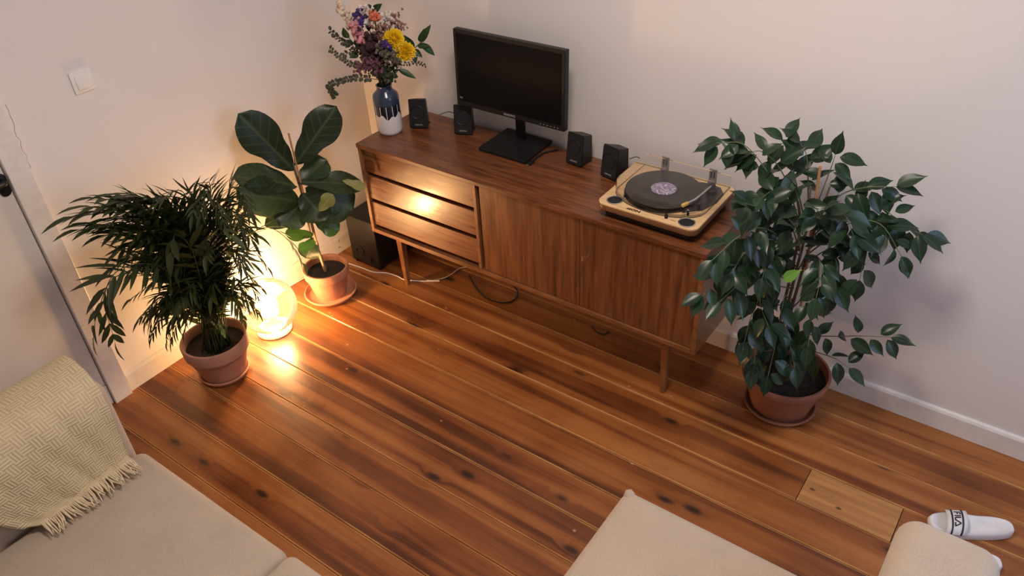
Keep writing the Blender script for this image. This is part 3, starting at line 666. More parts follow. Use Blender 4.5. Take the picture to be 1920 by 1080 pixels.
def clu(name, label, pa, pb, n_, r, sp, mat, d=.0, bloom='bloom'):
    a, b = fpx(*pa, d), fpx(*pb, d)
    return flower(name, label, a, lambda p, s: (cluster(line(a, b), n_, r, sp, pa[0]), mat), bloom=bloom)
clu('snapdragon', 'tall cream and blush snapdragon, highest in the bouquet', (640, 10), (658, 48), 46, .0125, .012, CREAM, .02)
clu('statice', 'purple statice head beside the cream snapdragon', (668, 28), (680, 42), 42, .010, .011, PUR, .04)
clu('statice', 'small purple statice tucked beside the yellow chrysanthemum', (722, 80), (729, 88), 30, .009, .009, PUR, .13)
clu('pink_carnation', 'pink bloom under the cream snapdragon', (664, 48), (674, 58), 24, .012, .010, PINK, .07)
clu('pink_carnation', 'pale pink bloom at the edge of the dark burgundy foliage', (668, 68), (676, 74), 20, .010, .009, PINK, .08)
clu('wax_flower', 'white wax flowers near the top of the bouquet', (684, 20), (692, 40), 22, .010, .013, WHT, .03)
clu('orange_rose', 'small orange rose near the top of the bouquet', (700, 28), (704, 34), 18, .012, .007, ORG, .06)
clu('white_yarrow', 'white yarrow head beside the dusty pink sprigs', (722, 28), (734, 34), 28, .009, .011, WHT, .03)
clu('dusty_sprig', 'dusty pink dried sprigs fanning above the chrysanthemums', (738, 32), (752, 52), 70, .0058, .014, DRY, .02)
clu('dusty_sprig', 'dusty pink dried sprigs in the middle of the bouquet', (704, 48), (722, 70), 90, .0068, .018, DRY, .05)
clu('smoke_bush', 'dark burgundy smoke bush in the middle of the bouquet', (684, 80), (700, 100), 120, .014, .024, BURG, .06)
clu('astilbe', 'mauve astilbe plume low in the bouquet', (676, 122), (708, 122), 120, .0066, .014, MAUV, .12)
clu('seed_head_sprig', 'grey brown seed heads in front of the bouquet', (716, 92), (740, 112), 110, .0075, .018, GRB, .12)
clu('dark_bud_sprig', 'dark green buds low over the vase mouth', (712, 128), (728, 140), 90, .0105, .019, plain('dark_bud', (.045, .060, .030), .8, var=.4), .06)
clu('pale_bud_sprig', 'tiny cream buds under the lower chrysanthemum', (742, 118), (772, 106), 34, .0055, .013, CREAM, .10)
def sprig(label, path, d, n_, L, wd, k):
    P = [MOUTH+V((0, 0, -.1)), MOUTH+V((0, 0, .01))]+[fpx(x, y, d) for x, y in path]; s = spline(P, 8)
    t = thing('eucalyptus_sprig', label, 'foliage', VB+V((0, 0, .03)), 0, 'trailing eucalyptus sprigs'); obj('stem', tube(s, .0016, 5), BARK, t)
    rr = random.Random(k); gs = []
    lo = int(len(s)*.30)
    for i in range(n_):
        f = lo+(len(s)-1.01-lo)*i/(n_-1); a = int(f); p = s[a].lerp(s[min(a+1, len(s)-1)], f-a); tg = (s[min(a+1, len(s)-1)]-s[a]).normalized()
        side = tg.cross(tocam).normalized()*(1 if i % 2 else -1); dr = (side+tg*.5+V((rr.uniform(-.5, .5), rr.uniform(-.5, .5), rr.uniform(-.3, .3)))).normalized()
        gs.append(leaf(p, p+dr*L*rr.uniform(.7, 1.2), wd, tocam+V((rr.uniform(-.7, .7), rr.uniform(-.7, .7), rr.uniform(-.5, .8))), 'ellipse', 0, .1, 0, 3, 2, i))
    g = juv(*gs); obj('leaves', (g[0], g[1]), EUCA, t, uv=g[2]); return t
sprig('eucalyptus sprig reaching highest toward the light switch side', [(668, 92), (642, 78), (620, 58)], .05, 30, .020, .015, 1)
sprig('eucalyptus sprig trailing sideways in the middle of the three', [(690, 130), (655, 118), (618, 92)], .10, 44, .018, .013, 2)
sprig('eucalyptus sprig drooping lowest with a hanging tip', [(700, 148), (668, 146), (640, 152), (619, 160), (622, 172), (628, 180)], .12, 60, .020, .015, 3)
sprig('short thin eucalyptus sprig on the chrysanthemum side', [(745, 128), (772, 118), (797, 122)], .05, 26, .014, .010, 4)
sprig('short eucalyptus sprig behind the middle of the bouquet', [(690, 110), (665, 95), (640, 108)], .02, 24, .018, .013, 5)
def branch(label, path, leaves, d, k):
    P = [MOUTH+V((0, 0, -.1)), MOUTH+V((0, 0, .01))]+[fpx(x, y, d) for x, y in path]; s = spline(P, 6)
    t = thing('leafy_branch', label, 'foliage', VB+V((0, 0, .03)), 0, 'glossy green branches'); obj('stem', tube(s, .0020, 5), STEM, t)
    for i, (bx_, by, tx, ty, wd) in enumerate(leaves):
        g = leaf(fpx(bx_, by, d), fpx(tx, ty, d+.02), wd, tocam+V((R.uniform(-.4, .4), R.uniform(-.4, .4), .4)), 'lance', .08, .15, 0, 7, 4, i)
        obj('leaf', (g[0], g[1]), BOUQ, t, uv=g[2])
branch('branch of glossy leaves pointing toward the monitor', [(750, 115), (775, 92), (790, 78), (797, 64)], [(786, 80), (808, 46), 0, 0, 0][:0] or [(788, 80, 807, 46, .034), (786, 78, 796, 54, .032), (790, 82, 816, 104, .036), (776, 92, 757, 66, .036), (776, 92, 792, 108, .026), (774, 96, 780, 120, .030), (782, 86, 806, 86, .028)], .02, 1)
branch('low branch with one long leaf beside the vase neck', [(735, 146), (748, 130)], [(746, 130, 781, 147, .030), (735, 135, 733, 156, .028), (730, 128, 752, 118, .032)], .07, 2)
branch('branch with a dark leaf at the very top of the bouquet', [(706, 60), (699, 22)], [(698, 22, 716, 7, .032), (700, 36, 712, 24, .030), (697, 16, 690, 8, .014)], .02, 3)
branch('branch with broad leaves on the eucalyptus side', [(690, 110), (660, 78), (644, 56)], [(652, 72, 643, 52, .034), (660, 80, 646, 82, .030), (668, 88, 672, 70, .034), (672, 102, 655, 108, .034)], .03, 4)

# ------------------------------------------------------------------ pots and saucers
def pot(parent, c, r_rim, r_bot, h, mat, soil=.86, lip=.045):
    c = V(c); rw = .010
    pr = [(0, .004), (r_bot, .004), (r_rim-.012, h-lip-.004), (r_rim-.003, h-lip), (r_rim, h-.006), (r_rim-.003, h), (r_rim-rw-.002, h), (r_rim-rw-.003, h-.01), (r_rim-rw-.008, h*.72), (0, h*.70)]
    obj('pot', lathe(pr, c, 48), mat, parent, angle=35)
    rs = r_rim-rw-.006; vs = [c+V((0, 0, h*soil))]; fs = []; rr = random.Random(int(c.x*100)); K = 5; Sg = 28
    for k in range(1, K+1):
        for i in range(Sg):
            a = 2*PI*i/Sg; q = rs*k/K; vs.append(c+V((q*math.cos(a), q*math.sin(a), h*soil+(rr.uniform(-.004, .005) if k < K else 0))))
    fs = [(0, 1+i, 1+(i+1) % Sg) for i in range(Sg)]+[(1+(k-1)*Sg+i, 1+k*Sg+i, 1+k*Sg+(i+1) % Sg, 1+(k-1)*Sg+(i+1) % Sg) for k in range(1, K) for i in range(Sg)]
    obj('soil', (vs, fs), SOIL, parent)
def saucer(label, c, r, mat, z=0):
    o = tag(obj('plant_saucer', lathe([(0, .0002), (r*.82, .0002), (r*.9, .004), (r, .024), (r-.002, .028), (r-.008, .028), (r-.012, .022), (r*.82, .009), (0, .008)], (0, 0, 0), 48), mat, None, angle=35), label, 'saucer'); o.location = c; return o

# fiddle-leaf fig
FB = V((.258, -.702, 0)); saucer('terracotta saucer under the fiddle-leaf fig', FB, .138, TERRA)
fg = thing('fiddle_leaf_fig', 'potted fiddle-leaf fig with large leathery leaves in a terracotta pot', 'potted plant', FB+V((0, 0, .0085)))
pot(fg, FB+V((0, 0, .005)), .118, .080, .172, TERRA, .80)
def ff(x, y, d=0): return facing(x, y, FB, d)
trunk = spline([FB+V((-.005, 0, .13)), ff(594, 460), ff(583, 415), ff(566, 362), ff(553, 320), ff(550, 306)], 5)
obj('trunk', tube(trunk, [.0085-.004*k/len(trunk) for k in range(len(trunk))], 8), BARK, fg)
obj('trunk', tube(spline([FB+V((-.02, .02, .13)), ff(588, 460, -.02), ff(577, 415, -.02), ff(573, 385, -.02)], 5), .006, 8), BARK, fg)
cane = obj('support_cane', tube([ff(606, 498, .01), ff(578, 400, .012), ff(541, 250, .012)], .0045, 7), CANE, fg)
tc_f = (CAM-FB-V((0, 0, .7))).normalized(); upv = V((0, 0, 1)); GLOBE = V((.236, -1.07, .152))
FL = [ # base px, tip px, d base, d tip, width, normal tilt, droop, material
 ((552, 320), (450, 216), 0, .04, .225, (0, 0, .1), .10, FIGLEAF), ((553, 310), (631, 200), 0, -.03, .205, (0, 0, .0), .06, FIGLEAF),
 ((558, 350), (447, 322), .01, .10, .20, (0, 0, .9), .22, FIGLEAF), ((562, 378), (462, 362), .02, .18, .23, (0, 0, .2), .22, FIGLEAF),
 ((558, 342), (684, 340), .01, .05, .16, (0, 0, 1.2), .20, FIGLEAF), ((572, 352), (664, 392), -.02, .05, .27, (0, 0, .2), .18, FIGLEAF),
 ((560, 345), (612, 297), 0, -.06, .17, (0, 0, .6), .12, FIGLEAF), ((566, 362), (608, 408), .03, .17, .21, (0, 0, .4), .22, FIGLEAF),
 ((582, 408), (498, 416), 0, .10, .13, (0, 0, 2.0), .12, FIGLEAF), ((572, 375), (528, 418), 0, .14, .20, (0, 0, .5), .22, FIGLEAF),
 ((575, 388), (640, 378), -.03, .02, .18, (0, 0, .6), .15, FIGLEAF),
 ((588, 412), (637, 432), .02, .05, .125, (0, 0, .3), .10, FIGNEW), ((588, 440), (536, 438), .01, .06, .10, (0, 0, 1), .1, FIGNEW),
 ((590, 445), (574, 486), 0, .03, .135, (0, 0, .1), .15, FIGLEAF), ((592, 452), (562, 468), .03, .10, .08, (0, 0, 1), .1, FIGNEW),
 ((642, 338), (686, 352), .075, .10, .060, (0, 0, .4), .1, FIGPALE), ((598, 396), (624, 364), .20, .19, .085, (0, 0, .2), .05, FIGPALE)]
for k, (b, tp, d0, d1, wd, nt_, dr, mt) in enumerate(FL):
    p0, p1 = ff(*b, d0), ff(*tp, d1)
    g = leaf(p0, p1, wd, tc_f+V(nt_), 'fiddle', dr, .06, .045, 14, 8, k)
    o = obj('leaf', (g[0], g[1]), mt, fg, uv=g[2], angle=180)
    if mt is FIGPALE: o['label'] = 'pale underside of a curled leaf'

# parlour palm
PB = V((.284, -1.413, 0)); saucer('terracotta saucer under the palm pot', PB, .118, TERRA)
pa = thing('potted_palm', 'bushy parlour palm with feathery fronds in a dusty terracotta pot', 'potted plant', PB+V((0, 0, .0085)))
pot(pa, PB+V((0, 0, .005)), .150, .098, .212, TERRAP, .78, .06)
RP = random.Random(21)
def fpp(x, y, d=0): return facing(x, y, PB, d)
def frond(P, LL, wd, pairs, mat, k, start=.35, hang=.12):
    s = spline(P, 7); rr = random.Random(k); n_ = len(s); L = [0]
    for i in range(1, n_): L.append(L[-1]+(s[i]-s[i-1]).length)
    def pt(f):
        q = f*L[-1]
        for i in range(1, n_):
            if L[i] >= q: return s[i-1].lerp(s[i], (q-L[i-1])/max(1e-9, L[i]-L[i-1])), (s[i]-s[i-1]).normalized()
        return s[-1], (s[-1]-s[-2]).normalized()
    rad = [.0032*(1-.75*i/n_) for i in range(n_)]; st = tube(s, rad, 5)
    st = (st[0], st[1], [(.5, .5)]*len(st[0])); gs = [st]
    roll = rr.uniform(-.5, .5)
    pairs = int(pairs*1.3)
    for i in range(pairs):
        f = start+(1-start)*(i+.3)/pairs; p, tg = pt(min(f, .999)); q = (f-start)/(1-start)
        sd = tg.cross(upv); sd = sd.normalized() if sd.length > .15 else tg.cross(tocam).normalized()
        nn = sd.cross(tg); sd = (sd*math.cos(roll)+nn*math.sin(roll)).normalized(); nn = sd.cross(tg)
        ll = LL*(math.sin(PI*(.22+.70*q))**.7)*rr.uniform(.85, 1.12)
        for sg in (1, -1):
            dr = (sd*sg*(1-.45*q)+tg*(.55+.75*q)+V((0, 0, -hang*rr.uniform(.4, 1.4)))+V((rr.uniform(-.12, .12),)*3)).normalized()
            e = p+dr*ll
            if e.x < .035: e.x = .035
            if e.z < .235 and (e.xy-PB.xy).length < .15: continue
            if e.z < .02 or (e-GLOBE).length < .165 or (e.lerp(p, .5)-GLOBE).length < .165: continue
            gs.append(leaf(p, e, wd*rr.uniform(.6, .95), nn*1.0+V((0, 0, .3)), 'lance', rr.uniform(.05, .3), .16, 0, 4, 2, i))
    p, tg = pt(.999); e = p+(tg+V((0, 0, -.2))).normalized()*LL*.6
    if e.x > .03: gs.append(leaf(p, e, wd, upv, 'lance', .2, .16, 0, 4, 2, 99))
    g = juv(*gs); return obj('frond', (g[0], g[1]), mat, pa, uv=g[2], angle=180)
def b0(): a = RP.uniform(0, 6.3); q = RP.uniform(.01, .07); return PB+V((q*math.cos(a), q*math.sin(a), .165))
spec = [ # pixel paths with depth of the leading fronds
 ([(372, 540, .02), (300, 440, .12), (215, 395, .24), (140, 405, .30)], .21, .030, 11, PALML), ([(375, 540, .02), (320, 430, .05), (250, 385, .16), (185, 372, .22)], .19, .028, 11, PALML),
 ([(370, 560, .06), (320, 470, .16), (250, 420, .26), (185, 425, .34)], .19, .027, 12, PALML), ([(375, 560, .06), (300, 500, .22), (225, 505, .32), (196, 560, .36), (215, 640, .36)], .17, .024, 12, PALML),
 ([(370, 570, .08), (290, 520, .2), (215, 520, .30), (182, 590, .34), (176, 630, .34)], .16, .026, 8, PALML), ([(385, 560, .0), (350, 450, .0), (300, 385, .0), (262, 375, -.0)], .16, .022, 12, PALML),
 ([(392, 540, 0), (375, 440, -.02), (365, 380, 0), (372, 356, .02)], .15, .020, 11, PALML), ([(395, 550, 0), (385, 450, .05), (400, 385, .08), (430, 372, .10)], .15, .020, 12, PALML),
 ([(400, 560, 0), (405, 460, 0), (440, 405, .0), (478, 402, .02)], .14, .019, 12, PALML), ([(402, 560, .04), (420, 480, .08), (452, 430, .12), (480, 440, .14)], .15, .020, 12, PALML),
 ([(405, 570, .06), (435, 480, .16), (490, 428, .2), (535, 445, .22), (566, 492, .24)], .135, .024, 10, PALMG), ([(405, 580, .06), (430, 510, .12), (470, 470, .16), (500, 500, .18)], .12, .016, 13, PALML),
 ([(400, 590, .08), (430, 550, .14), (462, 530, .17), (485, 560, .18)], .11, .015, 13, PALML), ([(385, 590, .08), (340, 560, .16), (300, 550, .22), (275, 600, .24)], .12, .016, 14, PALML),
 ([(380, 590, .10), (330, 575, .18), (290, 585, .2), (280, 630, .2)], .11, .015, 14, PALML), ([(390, 600, .10), (355, 585, .16), (320, 600, .18), (312, 640, .16)], .10, .014, 13, PALML),
 ([(405, 615, .12), (410, 606, .13), (414, 612, .14), (418, 622, .15)], .06, .011, 7, PALMG), ([(385, 560, .12), (360, 470, .24), (330, 440, .28), (322, 470, .32)], .17, .032, 7, PALML),
 ([(395, 560, .10), (390, 470, .2), (410, 430, .24), (430, 440, .28)], .16, .026, 9, PALML), ([(375, 570, .05), (330, 490, .1), (270, 450, .18), (225, 470, .24)], .16, .020, 13, PALML),
 ([(372, 560, .06), (310, 450, .14), (240, 430, .26), (175, 420, .32)], .20, .028, 12, PALML), ([(374, 550, .06), (310, 430, .10), (255, 410, .2), (205, 410, .26)], .19, .026, 13, PALML), ([(374, 550, .02), (330, 420, .02), (285, 378, .06), (240, 372, .12)], .17, .024, 12, PALML),
 ([(372, 570, .08), (310, 500, .18), (255, 480, .26), (215, 500, .30)], .17, .022, 13, PALML),
 ([(372, 560, .04), (335, 440, .02), (320, 390, .02), (335, 372, .04)], .14, .018, 11, PALML), ([(378, 560, .04), (300, 420, .1), (240, 380, .14), (205, 385, .2)], .17, .026, 11, PALML)]
for tx, ty, d in ((160, 388, .28), (150, 430, .34), (200, 440, .30), (230, 392, .18), (215, 365, .16), (290, 372, .06), (250, 455, .26), (300, 400, .12)):
    spec.append(([(380, 560, .04), ((380*2+tx)/3, (560+ty)/2-30, d*.4), ((380+2*tx)/3, ty+8-12*(ty > 400), d*.75), (tx, ty, d)], .18, .024, 12, PALML))
for tx, ty in ((262, 600), (285, 632), (322, 640), (345, 622), (300, 585), (246, 560), (468, 560), (482, 585), (455, 598), (490, 540)):
    spec.append(([(392, 585, .06), ((392+tx)/2, min(ty, 585)-38, .14), ((392+2*tx)/3, min(ty, 590)-34, .18), (tx, ty, .2)], .105, .017, 13, PALML))
for k, (P, LL, wd, pr, mt) in enumerate(spec): frond([b0()]+[fpp(*q) for q in P], LL, wd*1.08, pr, mt, 100+k)
for k in range(38):     # the dense inner fronds
    tx = RP.uniform(232, 478); ty = RP.uniform(385, 585); d = RP.uniform(-.02, .26)
    a, b = 398, 590; mx, my = (tx+a)/2+RP.uniform(-14, 14), min(ty, (ty+b)/2)-RP.uniform(20, 60)
    frond([b0(), fpp((a+mx)/2, (b+my)/2, d*.2), fpp(mx, my, d*.6), fpp(tx, ty, d)], RP.uniform(.11, .16), RP.uniform(.013, .019), 14, PALML, 300+k, .35)

# weeping fig
KB = V((2.507, -.226, 0)); saucer('dark terracotta saucer under the weeping fig', KB, .150, TERRAD)
fi = thing('weeping_fig', 'tall weeping fig with many small glossy leaves in a dark terracotta pot', 'potted plant', KB+V((0, 0, .0085)))
pot(fi, KB+V((0, 0, .005)), .178, .118, .200, TERRAD, .80, .03)
RF = random.Random(8)
def clear_sb(p):     # leaves hang in front of the sideboard, not in it
    if p.x < SX1+.03 and p.y > SY0-.03 and p.z < ZT+.05:
        r = (p-CAM); q = CAM+r*((SY0-.05-CAM.y)/r.y)
        return q
    if p.y > -.06: r = (p-CAM); return CAM+r*((-.06-CAM.y)/r.y)
    return p
def fk(x, y, d=0): return clear_sb(facing(x, y, KB, d))
def ulf(k):
    g = leaf((0, 0, 0), (1, 0, 0), .52, (0, 0, 1), 'drip', .10+.1*k, .14, .02, 8, 4, k); me = bpy.data.meshes.new('leaf'); me.from_pydata([tuple(v) for v in g[0]], [], g[1])
    l = me.uv_layers.new(name='UVMap')
    for lo in me.loops: l.data[lo.index].uv = g[2][lo.vertex_index]
    me.shade_smooth(); return me
def with_mat(me, mt): me = me.copy(); me.materials.append(mt); return me
LEAFM = [with_mat(ulf(k), FICLEAF) for k in range(4)]; LEAFN = with_mat(ulf(1), FICNEW)
fiI = ROOT[fi.name]; tcf = (CAM-KB-V((0, 0, .7))).normalized(); NLEAF = [0]
def put_leaf(p, dr, nn, L, me):
    tip = p+dr*L
    if tip.y > -.03 or p.y > -.03: return
    if min(tip.x, p.x) < SX1+.02 and max(tip.y, p.y) > SY0-.02 and min(tip.z, p.z) < ZT+.01: return
    if tip.z < .02: return
    o = bpy.data.objects.new('leaf', me); COL.objects.link(o); o.parent = fi
    x = dr.normalized(); n = nn-x*nn.dot(x); n.normalize(); m = frame(p, x, n.cross(x)) @ Matrix.Scale(L, 4)
    o.matrix_local = fiI @ m; NLEAF[0] += 1
trunk_top = fk(1523, 420, .02)
for k, (ox, oy) in enumerate(((.0, .0), (.018, .012), (-.014, .014))):
    P = [KB+V((ox*1.5, oy*1.5, .15)), fk(1468+ox*500, 620, .0), fk(1490+ox*600, 520, .01), fk(1512+ox*900, 430, .02), fk(1520+ox*2000, 350, .03)]
    s = spline(P, 5); obj('trunk', tube(s, [.0075-.004*i/len(s) for i in range(len(s))], 7), BARK, fi)
obj('support_cane', tube([KB+V((.03, -.01, .15)), fk(1538, 312, .02)], .0055, 7), CANE, fi)
BR = [ # pixel paths, depth at tip, leaves
 ([(1500, 470), (1460, 360), (1400, 275), (1345, 268)], .16, 13), ([(1505, 440), (1470, 330), (1430, 285), (1398, 290)], .10, 9), ([(1510, 420), (1490, 330), (1480, 280), (1468, 262)], .0, 8),
 ([(1515, 410), (1515, 330), (1512, 290), (1500, 268)], .0, 7), ([(1518, 420), (1545, 350), (1560, 310), (1566, 290)], .0, 8), ([(1518, 430), (1570, 370), (1620, 352), (1680, 350)], .05, 10),
 ([(1515, 450), (1580, 400), (1640, 385), (1700, 425), (1730, 440)], .08, 13), ([(1512, 470), (1590, 420), (1650, 420), (1690, 480)], .12, 12), ([(1510, 480), (1570, 440), (1620, 460), (1612, 525)], .14, 10),
 ([(1505, 500), (1550, 470), (1570, 500), (1560, 550)], .16, 9), ([(1500, 480), (1440, 430), (1390, 440), (1335, 488)], .40, 13), ([(1495, 500), (1430, 470), (1370, 490), (1318, 555)], .42, 13),
 ([(1498, 470), (1440, 400), (1410, 385), (1392, 380)], .36, 8), ([(1490, 520), (1440, 500), (1390, 530), (1350, 565)], .40, 11), ([(1485, 540), (1440, 540), (1410, 590), (1396, 640)], .30, 11),
 ([(1480, 570), (1440, 580), (1420, 640), (1412, 690)], .28, 10), ([(1480, 560), (1470, 560), (1455, 640), (1440, 705)], .26, 11), ([(1482, 580), (1510, 560), (1520, 600), (1515, 650)], .20, 9),
 ([(1478, 620), (1540, 630), (1610, 630), (1670, 632)], .10, 8), ([(1478, 640), (1530, 660), (1565, 672), (1592, 690)], .12, 4), ([(1485, 540), (1500, 480), (1495, 440), (1480, 420)], .22, 12),
 ([(1490, 520), (1530, 440), (1540, 410), (1530, 390)], .20, 12), ([(1500, 450), (1480, 390), (1450, 360), (1430, 370)], .20, 10), ([(1510, 440), (1540, 390), (1580, 400), (1600, 440)], .18, 10),
 ([(1490, 500), (1460, 470), (1440, 480), (1430, 520)], .26, 11), ([(1500, 500), (1530, 480), (1540, 510), (1530, 560)], .24, 10), ([(1485, 560), (1475, 600), (1480, 640), (1490, 690)], .22, 10), ([(1500, 460), (1500, 420), (1500, 390), (1490, 350)], .16, 10),
 ([(1495, 510), (1450, 450), (1400, 470), (1372, 512)], .34, 11), ([(1488, 540), (1460, 520), (1425, 560), (1440, 610)], .26, 10)]
for k, (path, d, n_) in enumerate(BR):
    m_ = len(path)-1; s = spline([fk(x, y, d*(i/m_)**.8) for i, (x, y) in enumerate(path)], 6)
    obj('branch', tube(s, [.0028-.0018*i/len(s) for i in range(len(s))], 5), GREENB, fi)
    for i in range(n_):
        f = (.22+.78*(i+.5)/n_)*(len(s)-1.01); a = int(f); p = s[a].lerp(s[a+1], f-a); tg = (s[a+1]-s[a]).normalized()
        sd = tg.cross(tcf).normalized()*(1 if (i+k) % 2 else -1)
        dr = (sd*RF.uniform(.3, .9)+tg*RF.uniform(.2, .8)+V((RF.uniform(-.3, .3), RF.uniform(-.3, .3), RF.uniform(-.95, .0)))).normalized()
        pt_ = p+dr*RF.uniform(.008, .018)
        nn = tcf*RF.uniform(.3, 1.1)+upv*RF.uniform(.2, 1.0)+V((RF.uniform(-.5, .5), RF.uniform(-.5, .5), 0))
        put_leaf(pt_, dr, nn, RF.uniform(.068, .108), LEAFM[RF.randrange(4)])
    e = s[-1]; put_leaf(e, ((s[-1]-s[-3]).normalized()+V((0, 0, -.35))).normalized(), upv+tcf*.5, .09, LEAFM[0])
put_leaf(fk(1468, 526, .34), (fk(1498, 508, .34)-fk(1468, 526, .34)).normalized(), tcf+upv*.3, .075, LEAFN)

# ------------------------------------------------------------------ globe lamp
LB = V((.236, -1.07, 0)); la = thing('globe_lamp', 'glowing glass globe lamp on the floor between the two pots', 'lamp', LB)
obj('base_ring', lathe([(.052, .0003), (.086, .0003), (.088, .008), (.082, .017), (.060, .019), (.054, .014), (.052, .0003)], LB, 48), plain('lamp_base', (.62, .60, .56), .4), la)
obj('base_plate', lathe([(0, .004), (.0535, .004), (.0535, .010), (0, .010)], LB, 40), plain('lamp_plate', (.33, .35, .30), .4), la)
ga = [-.86+ (1.42+.86)*k/22 for k in range(23)]
GC = LB+V((0, 0, .152)); GRAD = .140
obj('glass_globe', lathe([(GRAD*math.cos(a), GRAD*math.sin(a)) for a in [-1.16+2.7*k/26 for k in range(26)]]+[(0.0, GRAD)], GC, 48), clear('opal_tint_glass', (.96, .94, .90), .15, .035), la)
obj('socket_shade', lathe([(.018, .010), (.018, .085), (.042, .103), (.043, .107), (.040, .108), (.016, .090), (0, .088)], LB, 24), WHITEP, la)  # bulb socket; wide flange added to shade the base ring from the bulb
def emit(name, col, st):
    m = bpy.data.materials.new(name); m.use_nodes = True; t = m.node_tree; t.nodes.remove(t.nodes['Principled BSDF'])
    e = N(t, 'ShaderNodeEmission'); e.inputs[0].default_value = (*col, 1); e.inputs[1].default_value = st; t.links.new(e.outputs[0], t.nodes['Material Output'].inputs[0]); return m
bu = obj('bulb_collar', lathe([(.014, -.055), (.016, -.046), (.027, -.022), (.0285, -.0165), (0, -.0165)], LB+V((0, 0, .142)), 24), WHITEP, la)
obj('bulb', lathe([(.030, -.016), (.042, .004), (.045, .022), (.041, .042), (.026, .060), (0, .067)], LB+V((0, 0, .142)), 28), emit('bulb_glow', (1, .58, .25), 360), la)

# ------------------------------------------------------------------ cables on the floor
cw = [(.15, -1.0, .004), (.05, -.93, .004), (.024, -.826, .004), (.026, -.721, .004), (.05, -.56, .004), (.105, -.47, .004)]+[tuple(at(x, y, 2, .004)) for x, y in ((672, 500), (700, 510), (725, 512), (745, 518), (757, 524), (775, 526), (800, 527), (830, 522), (848, 513), (862, 503))]
cw += [(.74, -.12, .004), (.8, -.06, .004)]
wire('lamp_cord', 'white lamp cord running along the floor under the sideboard', cw, .003, WHITEP)
p = at(812, 527, 2, .006); tag(obj('cable_tie', xf(bx(-.035, .035, -.003, .003, -.002, .006, .001), Matrix.Translation(p) @ Matrix.Rotation(.55, 4, 'Z')), WHITEP, None, smooth=False), 'white strip lying on the lamp cord under the sideboard', 'cable tie')
wire('floor_cable', 'black cable looping on the floor under the sideboard doors', [at(x, y, 2, .005) for x, y in ((880, 515), (890, 535), (905, 553), (922, 563), (945, 568), (964, 562), (971, 548), (962, 532))], .0038, BLK)
wire('floor_cable', 'short black cable end on the floor below the keyhole door', [at(x, y, 2, .005) for x, y in ((1110, 612), (1120, 622), (1132, 627), (1142, 622))], .0035, BLK)

# ------------------------------------------------------------------ sofa
so = thing('corner_sofa', 'beige linen corner sofa with a chaise and square arms', 'sofa', (2.0, -2.5, 0))
obj('base', join(bx(.66, 2.36, -3.12, -2.13, .10, .27, .01), bx(2.361, 3.28, -3.12, -1.36, .10, .27, .01)), SOFA, so, smooth=False)
obj('arm', rbox(.605, .825, -3.2, -2.08, .06, .745, .06, .012, 8), SOFA, so); obj('arm', rbox(3.095, 3.335, -3.2, -1.205, .06, .775, .055, .006, 8), SOFA, so)
obj('seat_cushion', rbox(.832, 1.600, -3.0, -2.075, .272, .428, .035, .018, 10, .006), SOFA, so)
obj('seat_cushion', rbox(1.608, 2.338, -3.0, -2.070, .272, .432, .030, .018, 10, .006), SOFA, so)
cz = obj('chaise_cushion', rbox(2.345, 3.096, -3.0, -1.295, .272, .440, .035, .016, 12, .004), SOFA, so)
obj('cushion_corner', tube([(2.376, -1.326, .412), (2.364, -1.314, .432), (2.357, -1.307, .442)], [.024, .018, .010], 8), SOFA, so)
obj('backrest', rbox(.83, 3.095, -3.22, -3.01, .20, .80, .06, .01, 10), SOFA, so)
for x in (.70, 2.40, 3.2):
    for y in (-3.05, -2.2 if x < 2 else -1.45): obj('leg', lathe([(.018, .0), (.024, .1)], (x, y, 0), 14), SOFAD, so)
# throw over the arm
th = thing('throw_blanket', 'cream basket-weave throw with a fringe draped over the sofa arm', 'blanket', (.72, -2.4, .43))
prof = [V((.575, 0, .36)), V((.578, 0, .52)), V((.582, 0, .68)), V((.600, 0, .745)), V((.655, 0, .785)), V((.74, 0, .79)), V((.815, 0, .765)), V((.848, 0, .70)), V((.856, 0, .60)), V((.858, 0, .50)), V((.866, 0, .462)), V((.90, 0, .453))]
pf = spline(prof, 4); NY = 30; vs, uv, fs = [], [], []
tot = sum((pf[i+1]-pf[i]).length for i in range(len(pf)-1)); acc = [0]
for i in range(len(pf)-1): acc.append(acc[-1]+(pf[i+1]-pf[i]).length)
for i, p in enumerate(pf):
    tg = (pf[min(i+1, len(pf)-1)]-pf[max(i-1, 0)]).normalized(); nr = V((-tg.z, 0, tg.x)); nr = nr if i else nr
    for j in range(NY+1):
        q = j/NY; y = -2.125-(.32+.55*max(0, 1-acc[i]/tot)**.8)*q; fold = .012*math.sin(q*17+acc[i]*3)*min(1, acc[i]*2)*(.3+.9*max(0, (acc[i]-.5)))+.010*noise.noise(V((q*5, acc[i]*5, 2)))
        dd = abs(fold)+.004
        vs.append(V((p.x, y+.02*math.sin(acc[i]*4), p.z))+V((tg.z*-1, 0, tg.x))*dd*(1)); uv.append((q*.50, acc[i]))
for i in range(len(pf)-1):
    for j in range(NY):
        a = i*(NY+1)+j; fs.append((a, a+1, a+NY+2, a+NY+1))
cl_ = obj('cloth', (vs, fs), THROW, th, uv=uv, angle=180)
sol = cl_.modifiers.new('thickness', 'SOLIDIFY'); sol.thickness = .008; sol.offset = 1
gs = []; rr = random.Random(4); hem = vs[-(NY+1):]
for k in range(62):
    q = k/61*NY; j = int(q); p = hem[j].lerp(hem[min(j+1, NY)], q-j)
    a = rr.uniform(-.4, .4); L = rr.uniform(.05, .075)
    gs.append(tube([p+V((-.01, 0, .006)), p+V((L*.5, L*.25*a, .002+rr.uniform(0, .004))), p+V((L, L*a*.8, -.002+rr.uniform(0, .004)))], [.0035, .003, .0014], 5))
